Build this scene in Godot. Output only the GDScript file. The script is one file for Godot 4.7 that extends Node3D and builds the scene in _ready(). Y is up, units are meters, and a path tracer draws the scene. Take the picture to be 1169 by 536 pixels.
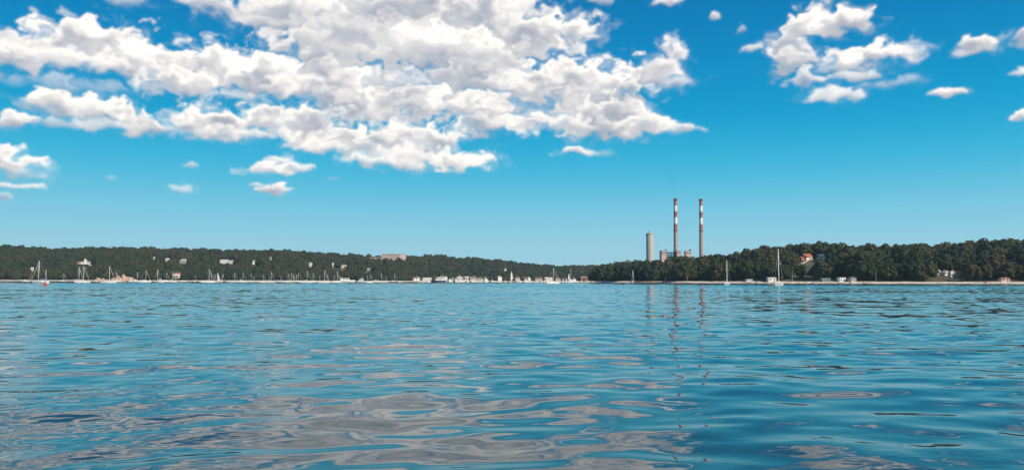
extends Node3D

# ---------------------------------------------------------------- measures of the place
const EYE := 1.9                 # metres above the water
const LENS := 917.0              # focal length in columns of the photograph
const MID := 584.5               # middle column
const TILT := 0.00214            # the boat leans a little

var M := {}                      # materials
var used_names := {}
var rng := RandomNumberGenerator.new()

func horizon(col: float) -> float:
	return 320.9 + TILT * (col - MID)

func spot(col: float, depth: float, y := 0.0) -> Vector3:
	return Vector3((col - MID) / LENS * depth, y, -depth)

func level(col: float, row: float, depth: float) -> float:
	return EYE + (horizon(col) - row) / LENS * depth

func curve(pts: Array, x: float) -> float:
	if x <= pts[0][0]:
		return pts[0][1]
	for i in range(1, pts.size()):
		if x <= pts[i][0]:
			var k: float = (x - pts[i - 1][0]) / (pts[i][0] - pts[i - 1][0])
			return lerpf(pts[i - 1][1], pts[i][1], k * k * (3.0 - 2.0 * k) * 0.5 + k * 0.5)
	return pts[pts.size() - 1][1]

# ---------------------------------------------------------------- naming
func numbered(called: String) -> String:
	var n: int = used_names.get(called, -1) + 1
	used_names[called] = n
	return called if n == 0 else "%s_%03d" % [called, n]

func tag(o: Node, label: String, category: String, group := "") -> Node:
	o.set_meta("label", label)
	o.set_meta("category", category)
	if group != "":
		o.set_meta("group", group)
	return o

func thing(called: String, at: Vector3, turn: float, label: String, category: String, group := "") -> Node3D:
	var o := Node3D.new()
	o.name = numbered(called)
	add_child(o)
	o.position = at
	o.rotation.y = turn
	tag(o, label, category, group)
	return o

func part(called: String, mesh: Mesh, mat: Material, parent: Node, at := Vector3.ZERO) -> MeshInstance3D:
	var o := MeshInstance3D.new()
	o.name = called
	o.mesh = mesh
	if mat:
		o.material_override = mat
	parent.add_child(o, true)
	o.position = at
	return o

func structure(called: String, mesh: Mesh, mat: Material) -> MeshInstance3D:
	var o := part(numbered(called), mesh, mat, self)
	o.set_meta("kind", "structure")
	return o

func again(o: Node3D, at: Vector3, turn: float, size := 1.0, label := "", group := "") -> Node3D:
	var c: Node3D = o.duplicate()
	c.name = numbered(String(o.name).rstrip("0123456789").rstrip("_"))
	add_child(c)
	c.position = at
	c.rotation.y = turn
	c.scale = Vector3.ONE * size
	if label != "":
		c.set_meta("label", label)
	if group != "":
		c.set_meta("group", group)
	return c

func paint(r: float, g: float, b: float, rough := 0.7, metal := 0.0) -> StandardMaterial3D:
	var m := StandardMaterial3D.new()
	m.albedo_color = Color(r, g, b).linear_to_srgb()
	m.roughness = rough
	m.metallic = metal
	return m

func mottled(a: Color, b: Color, freq: float, scale: float, rough := 0.9, seed_ := 1) -> StandardMaterial3D:
	var n := FastNoiseLite.new()
	n.seed = seed_
	n.frequency = freq
	n.fractal_octaves = 5
	var t := NoiseTexture2D.new()
	t.width = 256
	t.height = 256
	t.seamless = true
	t.noise = n
	var g := Gradient.new()
	g.colors = PackedColorArray([a.linear_to_srgb(), b.linear_to_srgb()])
	g.offsets = PackedFloat32Array([0.2, 0.8])
	t.color_ramp = g
	var m := StandardMaterial3D.new()
	m.albedo_texture = t
	m.uv1_triplanar = true
	m.uv1_scale = Vector3.ONE * scale
	m.roughness = rough
	return m

# ---------------------------------------------------------------- small shape kit
func box(w: float, h: float, d: float) -> BoxMesh:
	var b := BoxMesh.new()
	b.size = Vector3(w, h, d)
	return b

func tri(st: SurfaceTool, a: Vector3, b: Vector3, c: Vector3) -> void:
	st.add_vertex(a); st.add_vertex(b); st.add_vertex(c)

func quad(st: SurfaceTool, a: Vector3, b: Vector3, c: Vector3, d: Vector3) -> void:
	tri(st, a, b, c); tri(st, a, c, d)

func done(st: SurfaceTool) -> ArrayMesh:
	st.generate_normals()
	return st.commit()

func flat_tool() -> SurfaceTool:
	var st := SurfaceTool.new()
	st.begin(Mesh.PRIMITIVE_TRIANGLES)
	st.set_smooth_group(-1)
	return st

func lathe(profile: Array, sides := 24, smooth := true) -> ArrayMesh:
	# profile of [radius, height]
	var st := SurfaceTool.new()
	st.begin(Mesh.PRIMITIVE_TRIANGLES)
	st.set_smooth_group(0 if smooth else -1)
	for i in profile.size() - 1:
		for s in sides:
			var a := TAU * s / sides
			var b := TAU * (s + 1) / sides
			var r0: float = profile[i][0]
			var r1: float = profile[i + 1][0]
			var y0: float = profile[i][1]
			var y1: float = profile[i + 1][1]
			var p := Vector3(cos(a) * r0, y0, sin(a) * r0)
			var q := Vector3(cos(b) * r0, y0, sin(b) * r0)
			var u := Vector3(cos(b) * r1, y1, sin(b) * r1)
			var v := Vector3(cos(a) * r1, y1, sin(a) * r1)
			quad(st, p, v, u, q)
	return done(st)

func pole(a: Vector3, b: Vector3, r0: float, r1: float, sides := 8) -> ArrayMesh:
	var st := SurfaceTool.new()
	st.begin(Mesh.PRIMITIVE_TRIANGLES)
	var d := (b - a).normalized()
	var u := d.cross(Vector3(0.31, 0.2, 0.93)).normalized()
	var v := d.cross(u)
	for s in sides:
		var p := TAU * s / sides
		var q := TAU * (s + 1) / sides
		var e := u * cos(p) + v * sin(p)
		var f := u * cos(q) + v * sin(q)
		quad(st, a + e * r0, a + f * r0, b + f * r1, b + e * r1)
		tri(st, a, a + f * r0, a + e * r0)
		tri(st, b, b + e * r1, b + f * r1)
	return done(st)

func gable(w: float, d: float, rise: float, over := 0.4) -> ArrayMesh:
	# a solid gable roof with eaves, ridge along x, base at y 0
	var st := flat_tool()
	var x := w / 2 + over
	var z := d / 2 + over
	var t := 0.25
	for s in [1.0, -1.0]:
		var a := Vector3(-x, 0, z * s)
		var b := Vector3(x, 0, z * s)
		var c := Vector3(x, rise, 0)
		var e := Vector3(-x, rise, 0)
		if s > 0:
			quad(st, a, e, c, b)
			quad(st, a - Vector3(0, t, 0), b - Vector3(0, t, 0), c - Vector3(0, t, 0), e - Vector3(0, t, 0))
			quad(st, a - Vector3(0, t, 0), a, b, b - Vector3(0, t, 0))
		else:
			quad(st, b, c, e, a)
			quad(st, b - Vector3(0, t, 0), a - Vector3(0, t, 0), e - Vector3(0, t, 0), c - Vector3(0, t, 0))
			quad(st, b - Vector3(0, t, 0), b, a, a - Vector3(0, t, 0))
	for s in [1.0, -1.0]:
		var a := Vector3(x * s, -t, z)
		var b := Vector3(x * s, -t, -z)
		var c := Vector3(x * s, rise, 0)
		if s > 0:
			tri(st, a, c, b)
		else:
			tri(st, b, c, a)
	return done(st)

func hip(w: float, d: float, rise: float, over := 0.4) -> ArrayMesh:
	var st := flat_tool()
	var x := w / 2 + over
	var z := d / 2 + over
	var k := maxf(0.0, x - z)
	var a := Vector3(-x, 0, z)
	var b := Vector3(x, 0, z)
	var c := Vector3(x, 0, -z)
	var e := Vector3(-x, 0, -z)
	var p := Vector3(-k, rise, 0)
	var q := Vector3(k, rise, 0)
	quad(st, a, p, q, b)
	quad(st, c, q, p, e)
	tri(st, b, q, c)
	tri(st, e, p, a)
	quad(st, a, b, c, e)
	return done(st)

# ---------------------------------------------------------------- sky
var sky_px: PackedFloat32Array
const SKY_W := 4096
const SKY_H := 1024              # upper half only
var billow: FastNoiseLite
var shred: FastNoiseLite
var swirl: FastNoiseLite

func cloudlet(az: float, el: float, rx: float, ry: float, thick := 1.0, lit := 1.0, step := 1) -> void:
	var per := SKY_W / 360.0
	var squeeze := maxf(0.12, cos(deg_to_rad(el)))
	var reach_x := rx * 1.6 / squeeze
	var c0 := int(floor((az - reach_x) * per))
	var c1 := int(ceil((az + reach_x) * per))
	var r0 := int(floor((90.0 - el - ry * 1.7) * per))
	var r1 := int(ceil((90.0 - el + ry * 1.6) * per))
	r0 = clampi(r0, 0, SKY_H - 1)
	r1 = clampi(r1, 0, SKY_H - 1)
	var off := az * 3.1 + el * 17.7
	var size := sqrt(rx * ry)
	var f := 1.0 / clampf(size, 0.45, 3.2)
	var soft := clampf(0.5 / thick, 0.3, 1.8)
	# the sun stands up and to the right: how much cloud its light has crossed on the way to each point
	var reach := [0.0, 0.16, 0.42, 0.85]
	var weigh := [0.0, 0.26, 0.36, 0.46]
	for r in range(r0, r1 + 1, step):
		var e := 90.0 - (r + 0.5) / per
		for c in range(c0, c1 + 1, step):
			var a := (c + 0.5) / per
			var x := (a - az) * squeeze
			var y := e - el
			if absf(x) < rx * 1.6:
				x += rx * 0.46 * swirl.get_noise_2d(a * squeeze * 0.9 + 11.0, e * 1.5)
				y += ry * 0.56 * swirl.get_noise_2d(a * squeeze * 1.2 - 60.0, e * 1.7 + 30.0)
			var dens := 0.0
			var crossed := 0.0
			for k in 4:
				var px: float = x + 0.5 * size * reach[k]
				var py: float = y + 0.87 * size * reach[k]
				var u := px / rx
				var v := py / ry
				if v < 0.0:
					v *= 1.3
				var d := 1.0 - sqrt(u * u + v * v)
				if d < -0.5:
					break
				var bl := 1.0 - billow.get_noise_3d(px * f * 0.85 + off, py * f * 1.0, off)      # round heads
				var val := d * 1.15 + (bl - 0.9) * 0.42 - 0.03
				if k < 3:
					val += shred.get_noise_3d(px * 1.5 + off, py * 1.9, off * 0.7) * (0.48 + 0.3 * clampf(-v, 0.0, 1.0))
				if k == 0:
					dens = val
					if val <= 0.0:
						break
				else:
					crossed += maxf(val, 0.0) * weigh[k]
			if dens <= 0.0:
				continue
			var vv := clampf(y / ry, -1.0, 1.0)
			var edge := soft * (1.1 - 0.68 * vv)
			var alpha := smoothstep(0.0, edge, dens) * clampf(thick, 0.0, 1.0)
			var slow := swirl.get_noise_2d(a * squeeze * 0.55 + 40.0, e * 0.8)
			var light := clampf((exp(-4.4 * crossed) * 1.18 + 0.36 * slow) * (0.3 + 0.7 * lit), 0.0, 1.0)
			var cr := lerpf(0.42, 1.22, light)
			var cg := lerpf(0.46, 1.14, light)
			var cb := lerpf(0.54, 1.05, light)
			for dr in step:
				for dc in step:
					var rr := mini(r + dr, SKY_H - 1)
					var at := (rr * SKY_W + posmod(c + dc, SKY_W)) * 3
					var al := alpha
					var br := sky_px[at]
					var bg := sky_px[at + 1]
					var bb := sky_px[at + 2]
					sky_px[at] = lerpf(br, cr, al)
					sky_px[at + 1] = lerpf(bg, cg, al)
					sky_px[at + 2] = lerpf(bb, cb, al)

func cl(col: float, row: float, w: float, h: float, thick := 1.0, lit := 1.0) -> void:
	# a cloud head seen in the photograph: its direction and half widths become degrees of sky
	var pitch := atan(52.9 / LENS)
	var d := Vector3((col - MID) / LENS, (268.0 - row + (col - MID) * TILT) / LENS, -1.0).rotated(Vector3.RIGHT, pitch).normalized()
	var az := rad_to_deg(atan2(d.x, -d.z))
	var el := rad_to_deg(asin(d.y))
	var rx := rad_to_deg(w / LENS)
	var ry := rad_to_deg(h / LENS)
	var vary := 0.78 + 0.27 * fposmod(col * 0.377 + row * 0.731, 1.0)
	if w > 18.0:
		cloudlet(az + rx * 0.1, el - ry * 0.15, rx * 1.22, ry * 1.5, thick * 0.42, lit)      # thin veil round the head
	cloudlet(az, el, rx * 0.96, ry * 1.2, thick, lit * vary)

func bank(az: float, el: float, size: float, r: RandomNumberGenerator) -> void:
	# a cumulus bank outside the picture, of the same make
	var n := r.randi_range(5, 9)
	for i in n:
		cloudlet(az + r.randf_range(-1.5, 1.5) * size / maxf(0.2, cos(deg_to_rad(el))), el + r.randf_range(-0.45, 0.45) * size, size * r.randf_range(0.5, 0.95), size * r.randf_range(0.24, 0.42), r.randf_range(0.6, 1.0), r.randf_range(0.8, 1.0), 2)

func build_sky() -> Sky:
	billow = FastNoiseLite.new()
	billow.noise_type = FastNoiseLite.TYPE_SIMPLEX_SMOOTH
	billow.fractal_type = FastNoiseLite.FRACTAL_RIDGED
	billow.fractal_octaves = 3
	billow.fractal_gain = 0.5
	billow.frequency = 0.55
	billow.seed = 5
	shred = FastNoiseLite.new()
	shred.noise_type = FastNoiseLite.TYPE_SIMPLEX_SMOOTH
	shred.fractal_type = FastNoiseLite.FRACTAL_FBM
	shred.fractal_octaves = 5
	shred.fractal_gain = 0.5
	shred.frequency = 0.42
	shred.seed = 9
	swirl = FastNoiseLite.new()
	swirl.noise_type = FastNoiseLite.TYPE_SIMPLEX_SMOOTH
	swirl.fractal_octaves = 3
	swirl.fractal_gain = 0.46
	swirl.frequency = 0.42
	swirl.seed = 12
	var stops := [
		[0.0, Color8(172, 218, 232)], [2.5, Color8(156, 214, 232)], [5.0, Color8(120, 202, 228)], [8.0, Color8(62, 184, 222)],
		[12.0, Color8(4, 156, 207)], [16.0, Color8(0, 137, 195)], [20.0, Color8(0, 119, 180)], [35.0, Color8(0, 98, 160)], [60.0, Color8(2, 80, 138)], [90.0, Color8(4, 72, 126)]]
	var im := Image.create_empty(SKY_W, SKY_H, false, Image.FORMAT_RGBF)
	for r in SKY_H:
		var e := 90.0 - (r + 0.5) * 90.0 / SKY_H
		for i in range(1, stops.size()):
			if e <= stops[i][0] or i == stops.size() - 1:
				var k := clampf((e - stops[i - 1][0]) / (stops[i][0] - stops[i - 1][0]), 0.0, 1.0)
				var ca: Color = stops[i - 1][1]
				im.fill_rect(Rect2i(0, r, SKY_W, 1), ca.lerp(stops[i][1], k).srgb_to_linear())
				break
	sky_px = im.get_data().to_float32_array()
	# banks beyond the picture, all round and overhead
	var r := RandomNumberGenerator.new()
	r.seed = 77
	for i in 46:
		var az := r.randf_range(-180.0, 180.0)
		var el := 4.0 + 66.0 * pow(r.randf(), 1.5)
		var size := lerpf(2.5, 8.5, clampf(el / 45.0, 0.0, 1.0)) * r.randf_range(0.7, 1.3)
		if absf(az) < 40.0 + size * 2.0 and el < 21.5 + size * 1.2:
			continue
		bank(az, el, size, r)
	# the large bank goes on above the frame
	for p in [[-14.0, 24.0, 5.0], [-5.0, 25.5, 5.5], [3.0, 24.0, 4.0], [-20.0, 29.0, 4.5], [-8.0, 33.0, 6.0], [19.0, 26.0, 3.0]]:
		bank(p[0], p[1], p[2], r)
	# far, low clouds
	for p in [[20, 138, 26, 8], [12, 188, 34, 15], [24, 200, 30, 9, 0.6], [22, 213, 26, 4, 0.8], [5, 226, 14, 5, 0.6], [216, 190, 11, 4, 0.55], [125, 204, 10, 4, 0.4], [207, 217, 20, 5, 0.55, 0.8], [318, 186, 22, 9, 0.8],
		[305, 193, 40, 8, 0.9], [338, 192, 18, 6, 0.8], [316, 216, 24, 6], [292, 212, 14, 4, 0.7], [380, 206, 9, 4, 0.35], [659, 173, 32, 6, 0.8], [690, 176, 20, 4, 0.35]]:
		cl(p[0], p[1], p[2], p[3], p[4] if p.size() > 4 else 1.0, p[5] if p.size() > 5 else 1.0)
	# lower row
	for p in [[60, 119, 48, 13], [110, 127, 50, 16], [160, 142, 36, 13], [110, 143, 64, 8, 0.6], [190, 150, 30, 7, 0.6], [216, 137, 34, 19], [262, 142, 58, 17], [305, 136, 42, 20], [258, 153, 76, 9, 0.8, 0.9],
		[520, 184, 64, 13], [470, 180, 70, 16], [400, 162, 60, 20], [352, 158, 40, 16], [450, 160, 60, 22], [360, 140, 44, 17], [372, 168, 50, 12, 0.8, 0.9], [500, 160, 42, 16], [430, 184, 60, 9, 0.6],
		[700, 146, 64, 17], [735, 143, 44, 14], [782, 148, 28, 6, 0.8], [675, 128, 54, 20], [715, 128, 40, 14], [560, 140, 58, 18], [605, 140, 44, 12], [645, 143, 40, 10, 0.8]]:
		cl(p[0], p[1], p[2], p[3], p[4] if p.size() > 4 else 1.0, p[5] if p.size() > 5 else 1.0)
	# middle row
	for p in [[85, 98, 90, 10, 0.4, 0.9], [430, 128, 72, 22], [480, 118, 84, 24], [395, 112, 60, 22], [345, 95, 44, 18], [545, 120, 60, 20], [640, 110, 70, 26], [600, 96, 60, 26], [700, 98, 64, 26], [745, 84, 36, 15],
		[768, 62, 22, 18, 0.9], [772, 96, 26, 10, 0.6], [755, 74, 26, 12, 0.8], [655, 84, 50, 20], [540, 90, 60, 24, 1.0, 0.9],
		[180, 74, 48, 20], [250, 76, 74, 24], [215, 96, 56, 18], [285, 96, 56, 20], [310, 82, 40, 18], [265, 111, 60, 8, 0.6], [190, 92, 30, 14], [380, 88, 60, 22], [365, 76, 40, 18]]:
		cl(p[0], p[1], p[2], p[3], p[4] if p.size() > 4 else 1.0, p[5] if p.size() > 5 else 1.0)
	# upper left and the big bank overhead
	for p in [[12, 60, 46, 20], [60, 54, 58, 24], [112, 50, 52, 25], [152, 66, 48, 17], [90, 71, 90, 11, 0.8, 0.9],
		[430, 92, 110, 15, 0.7, 0.75], [480, 64, 110, 22, 1.0, 0.72], [560, 70, 70, 24, 1.0, 0.95], [370, 52, 80, 26, 1.0, 0.85], [300, 22, 70, 22, 0.8, 0.85], [240, 6, 46, 16, 0.7, 0.9], [330, 8, 70, 26, 1.0, 0.85], [420, 22, 90, 34, 1.0, 0.9],
		[620, 52, 56, 22], [648, 36, 44, 20], [590, 30, 80, 30], [505, 24, 90, 34], [545, 8, 80, 26], [480, 46, 80, 20], [455, 2, 80, 20], [520, 52, 60, 16], [400, 40, 76, 16, 0.8, 0.45], [470, 62, 104, 15, 0.95, 0.12], [545, 62, 60, 11, 0.8, 0.3], [390, 60, 70, 11, 0.7, 0.2], [300, 28, 54, 13, 0.7, 0.4], [340, 10, 60, 14, 0.6, 0.4], [600, 12, 50, 10, 0.6, 0.5],
		[140, 2, 32, 6, 0.5, 0.9], [204, 40, 10, 4, 0.4], [685, 2, 16, 6, 0.6], [768, 0, 26, 7, 0.9]]:
		cl(p[0], p[1], p[2], p[3], p[4] if p.size() > 4 else 1.0, p[5] if p.size() > 5 else 1.0)
	# the broken cloud on the right and its neighbours
	for p in [[955, 109, 46, 10, 0.75, 0.9], [1018, 95, 44, 8, 0.5], [925, 92, 30, 13, 0.8], [975, 86, 28, 8, 0.8], [905, 70, 34, 14, 0.9], [902, 52, 28, 20, 0.9], [985, 66, 52, 15], [1005, 62, 36, 13], [1040, 62, 20, 5, 0.5],
		[965, 72, 30, 8], [928, 30, 30, 20], [950, 27, 50, 15], [970, 24, 30, 13], [862, 56, 20, 7, 0.7], [846, 36, 9, 6, 0.6], [816, 20, 8, 5, 0.7], [880, 40, 12, 8, 0.5], [895, 98, 6, 3, 0.5], [932, 70, 20, 10, 0.5],
		[1122, 53, 26, 10], [1110, 50, 16, 8], [1084, 106, 20, 6], [1170, 45, 12, 10, 0.9], [1168, 84, 14, 8, 0.9], [1168, 132, 14, 6]]:
		cl(p[0], p[1], p[2], p[3], p[4] if p.size() > 4 else 1.0, p[5] if p.size() > 5 else 1.0)
	var upper := Image.create_from_data(SKY_W, SKY_H, false, Image.FORMAT_RGBF, sky_px.to_byte_array())
	var whole := Image.create_empty(SKY_W, SKY_H * 2, false, Image.FORMAT_RGBF)
	whole.fill(Color(0.05, 0.16, 0.22))
	whole.blit_rect(upper, Rect2i(0, 0, SKY_W, SKY_H), Vector2i.ZERO)
	sky_px = PackedFloat32Array()
	var pano := PanoramaSkyMaterial.new()
	pano.panorama = ImageTexture.create_from_image(whole)
	var s := Sky.new()
	s.sky_material = pano
	return s

# ---------------------------------------------------------------- water
func build_water() -> void:
	var near := PackedFloat32Array()
	var far := PackedFloat32Array()
	var z := 5.0
	while z < 140.0:
		near.append(z)
		z += minf(maxf(0.014, z * z / (EYE * 803.0) * 0.42), 0.5)
	near.append(z)
	while z < 1900.0:
		far.append(z)
		z += 0.9 if z < 450.0 else (2.0 if z < 800.0 else 4.0)
	var m := StandardMaterial3D.new()
	m.albedo_color = Color(0.016, 0.045, 0.056).linear_to_srgb()
	m.roughness = 0.035
	m.metallic_specular = 0.36
	water_sheet(near, 560, m)
	water_sheet(far, 430, m)
	var sheet := PlaneMesh.new()
	sheet.size = Vector2(9000, 9000)
	structure("open_water", sheet, m).position = Vector3(0, -0.6, 0)

func water_sheet(depths: PackedFloat32Array, cols: int, m: Material) -> void:
	var rows := depths.size()
	var swell := FastNoiseLite.new()
	swell.noise_type = FastNoiseLite.TYPE_SIMPLEX_SMOOTH
	swell.frequency = 0.14
	swell.fractal_octaves = 2
	swell.seed = 3
	var chop := FastNoiseLite.new()
	chop.noise_type = FastNoiseLite.TYPE_SIMPLEX_SMOOTH
	chop.frequency = 0.58
	chop.fractal_octaves = 2
	chop.fractal_gain = 0.36
	chop.seed = 8
	var patch := FastNoiseLite.new()
	patch.noise_type = FastNoiseLite.TYPE_SIMPLEX_SMOOTH
	patch.frequency = 0.02
	patch.fractal_octaves = 2
	patch.seed = 4
	var ripple := FastNoiseLite.new()
	ripple.noise_type = FastNoiseLite.TYPE_SIMPLEX_SMOOTH
	ripple.fractal_octaves = 2
	ripple.frequency = 2.6
	ripple.seed = 21
	var v := PackedVector3Array()
	v.resize(rows * cols)
	for i in rows:
		var d := depths[i]
		var rough := 1.0 + 3.6 * smoothstep(50.0, 450.0, d)      # more wind out in the harbour
		for j in cols:
			var x := (float(j) / (cols - 1) * 2.0 - 1.0) * 0.9 * (d + 4.0)
			var gust := 0.8 + 0.5 * patch.get_noise_2d(x, d * 0.6)
			var fine := ripple.get_noise_2d(x * 0.9 - d * 0.2, d) * clampf(patch.get_noise_2d(x * 3.0 + 500.0, d * 1.6) + 0.25, 0.0, 1.0)
			var y := swell.get_noise_2d(x * 0.75 + d * 0.15, d) * 0.058 + chop.get_noise_2d(x * 0.78 - d * 0.14, d) * 0.045 * gust * rough + fine * 0.006
			v[i * cols + j] = Vector3(x, y, -d)
	var n := PackedVector3Array()
	n.resize(rows * cols)
	for i in rows:
		var ia := maxi(i - 1, 0) * cols
		var ib := mini(i + 1, rows - 1) * cols
		for j in cols:
			var l := v[i * cols + maxi(j - 1, 0)]
			var rr := v[i * cols + mini(j + 1, cols - 1)]
			var a := v[ia + j]
			var b := v[ib + j]
			n[i * cols + j] = (rr - l).cross(b - a).normalized()
	var idx := PackedInt32Array()
	idx.resize((rows - 1) * (cols - 1) * 6)
	var k := 0
	for i in rows - 1:
		for j in cols - 1:
			var p := i * cols + j
			idx[k] = p
			idx[k + 1] = p + cols
			idx[k + 2] = p + 1
			idx[k + 3] = p + 1
			idx[k + 4] = p + cols
			idx[k + 5] = p + cols + 1
			k += 6
	var arr := []
	arr.resize(Mesh.ARRAY_MAX)
	arr[Mesh.ARRAY_VERTEX] = v
	arr[Mesh.ARRAY_NORMAL] = n
	arr[Mesh.ARRAY_INDEX] = idx
	var mesh := ArrayMesh.new()
	mesh.add_surface_from_arrays(Mesh.PRIMITIVE_TRIANGLES, arr)
	structure("water", mesh, m)

# ---------------------------------------------------------------- the two hills
# skyline of each wooded hill (column, row of the tree tops), its shore and its ridge (metres away)
const FAR_TOP := [[-260, 282], [0, 281], [60, 284], [130, 283.5], [200, 284], [280, 286.3], [330, 286.5], [360, 289], [400, 291], [430, 293], [460, 292.5], [500, 292], [540, 295], [565, 297], [600, 301], [640, 304.5], [665, 304], [700, 303], [780, 302]]
const FAR_SHORE := [[-260, 1180], [0, 1250], [150, 1270], [300, 1330], [420, 1450], [520, 1600], [650, 1680], [780, 1700]]
const FAR_FLAT := [[-260, 12], [380, 14], [450, 30], [500, 75], [670, 90], [780, 60]]
const FAR_DEEP := [[-260, 380], [400, 400], [540, 430], [640, 700], [780, 700]]
const NEAR_TOP := [[668, 322], [676, 312], [690, 305], [705, 300], [720, 296.5], [740, 295], [760, 294], [780, 292], [800, 288.5], [830, 286], [860, 281.5], [890, 277.5], [920, 275], [960, 275.5], [1000, 276.5], [1050, 275.5], [1100, 276], [1130, 274], [1169, 273], [1420, 270]]
const NEAR_SHORE := [[668, 900], [720, 830], [800, 770], [900, 710], [1000, 670], [1169, 620], [1420, 560]]
const NEAR_DEEP := [[668, 120], [760, 220], [900, 250], [1420, 260]]
var bumps: FastNoiseLite

func far_ground(col: float, depth: float) -> float:
	var shore := curve(FAR_SHORE, col)
	var flat := curve(FAR_FLAT, col)
	var deep := curve(FAR_DEEP, col)
	var ridge := shore + deep
	var top := level(col, curve(FAR_TOP, col), ridge) - 13.5
	return rise(depth - shore, flat, deep, top, col)

func near_ground(col: float, depth: float) -> float:
	var shore := curve(NEAR_SHORE, col)
	var deep := curve(NEAR_DEEP, col)
	var top := maxf(1.6, level(col, curve(NEAR_TOP, col), shore + deep) - 20.5)
	return rise(depth - shore, 9.0, deep, top, col + 4000.0)

func rise(inland: float, flat: float, deep: float, top: float, salt: float) -> float:
	if inland < 9.0:
		return inland * 0.2 - 0.4
	var k := clampf((inland - flat) / (deep - flat), 0.0, 1.6)
	var h := 1.4
	if k < 1.0:
		h += (top - 1.4) * (1.0 - pow(1.0 - k, 1.55))
		h += bumps.get_noise_2d(salt * 1.2, inland * 0.9) * minf(top * 0.16, 5.0) * sin(PI * k)
	else:
		h = top - (k - 1.0) * (k - 1.0) * top * 0.6
	return h

func hill(ground: Callable, shore: Array, deep: Array, c0: float, c1: float, cstep: float, mat: Material) -> void:
	var st := SurfaceTool.new()
	st.begin(Mesh.PRIMITIVE_TRIANGLES)
	var cols := int((c1 - c0) / cstep) + 1
	var ks := [0.0]
	for i in 40:
		ks.append(float(i + 1) / 40.0 * 1.55)
	for i in ks.size():
		for j in cols:
			var col := c0 + j * cstep
			var s := curve(shore, col) + 9.0
			var d: float = s + ks[i] * curve(deep, col)
			st.set_smooth_group(0)
			st.add_vertex(spot(col, d, ground.call(col, d)))
	for i in ks.size() - 1:
		for j in cols - 1:
			var p := i * cols + j
			for q in [p, p + cols, p + 1, p + 1, p + cols, p + cols + 1]:
				st.add_index(q)
	structure("hill", done(st), mat)

func beach(ground: Callable, shore: Array, c0: float, c1: float, called: String, ins: Array, lift: float, mat: Material) -> void:
	var st := SurfaceTool.new()
	st.begin(Mesh.PRIMITIVE_TRIANGLES)
	var cols := int(c1 - c0) + 1
	for i in ins.size():
		for j in cols:
			var col := c0 + j
			var d: float = curve(shore, col) + ins[i] + bumps.get_noise_2d(col * 5.0, 400.0) * 3.0
			var h: float = ins[i] * 0.2 + bumps.get_noise_2d(col * 3.0, 77.0 + ins[i] * 0.4) * 0.3 + lift
			if ins[i] > 13.0:
				h -= 1.6
			st.set_smooth_group(0)
			st.add_vertex(spot(col, d, h))
	for i in ins.size() - 1:
		for j in cols - 1:
			var p := i * cols + j
			for q in [p, p + cols, p + 1, p + 1, p + cols, p + cols + 1]:
				st.add_index(q)
	structure(called, done(st), mat)

# where the line of sight through (col, row) meets a hill
func on_slope(ground: Callable, shore: Array, col: float, row: float) -> Vector3:
	var d := curve(shore, col) + 10.0
	for i in 400:
		if ground.call(col, d) >= level(col, row, d):
			break
		d += 2.0
	return spot(col, d, ground.call(col, d))

# ---------------------------------------------------------------- trees
var crown_meshes := []           # variants without colour
var trunk_mesh: ArrayMesh
var wood_meshes := []            # crown and trunk in one, for the mass of the wood
var clearings := []              # [column, half width in columns, depth from, depth to]

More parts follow.
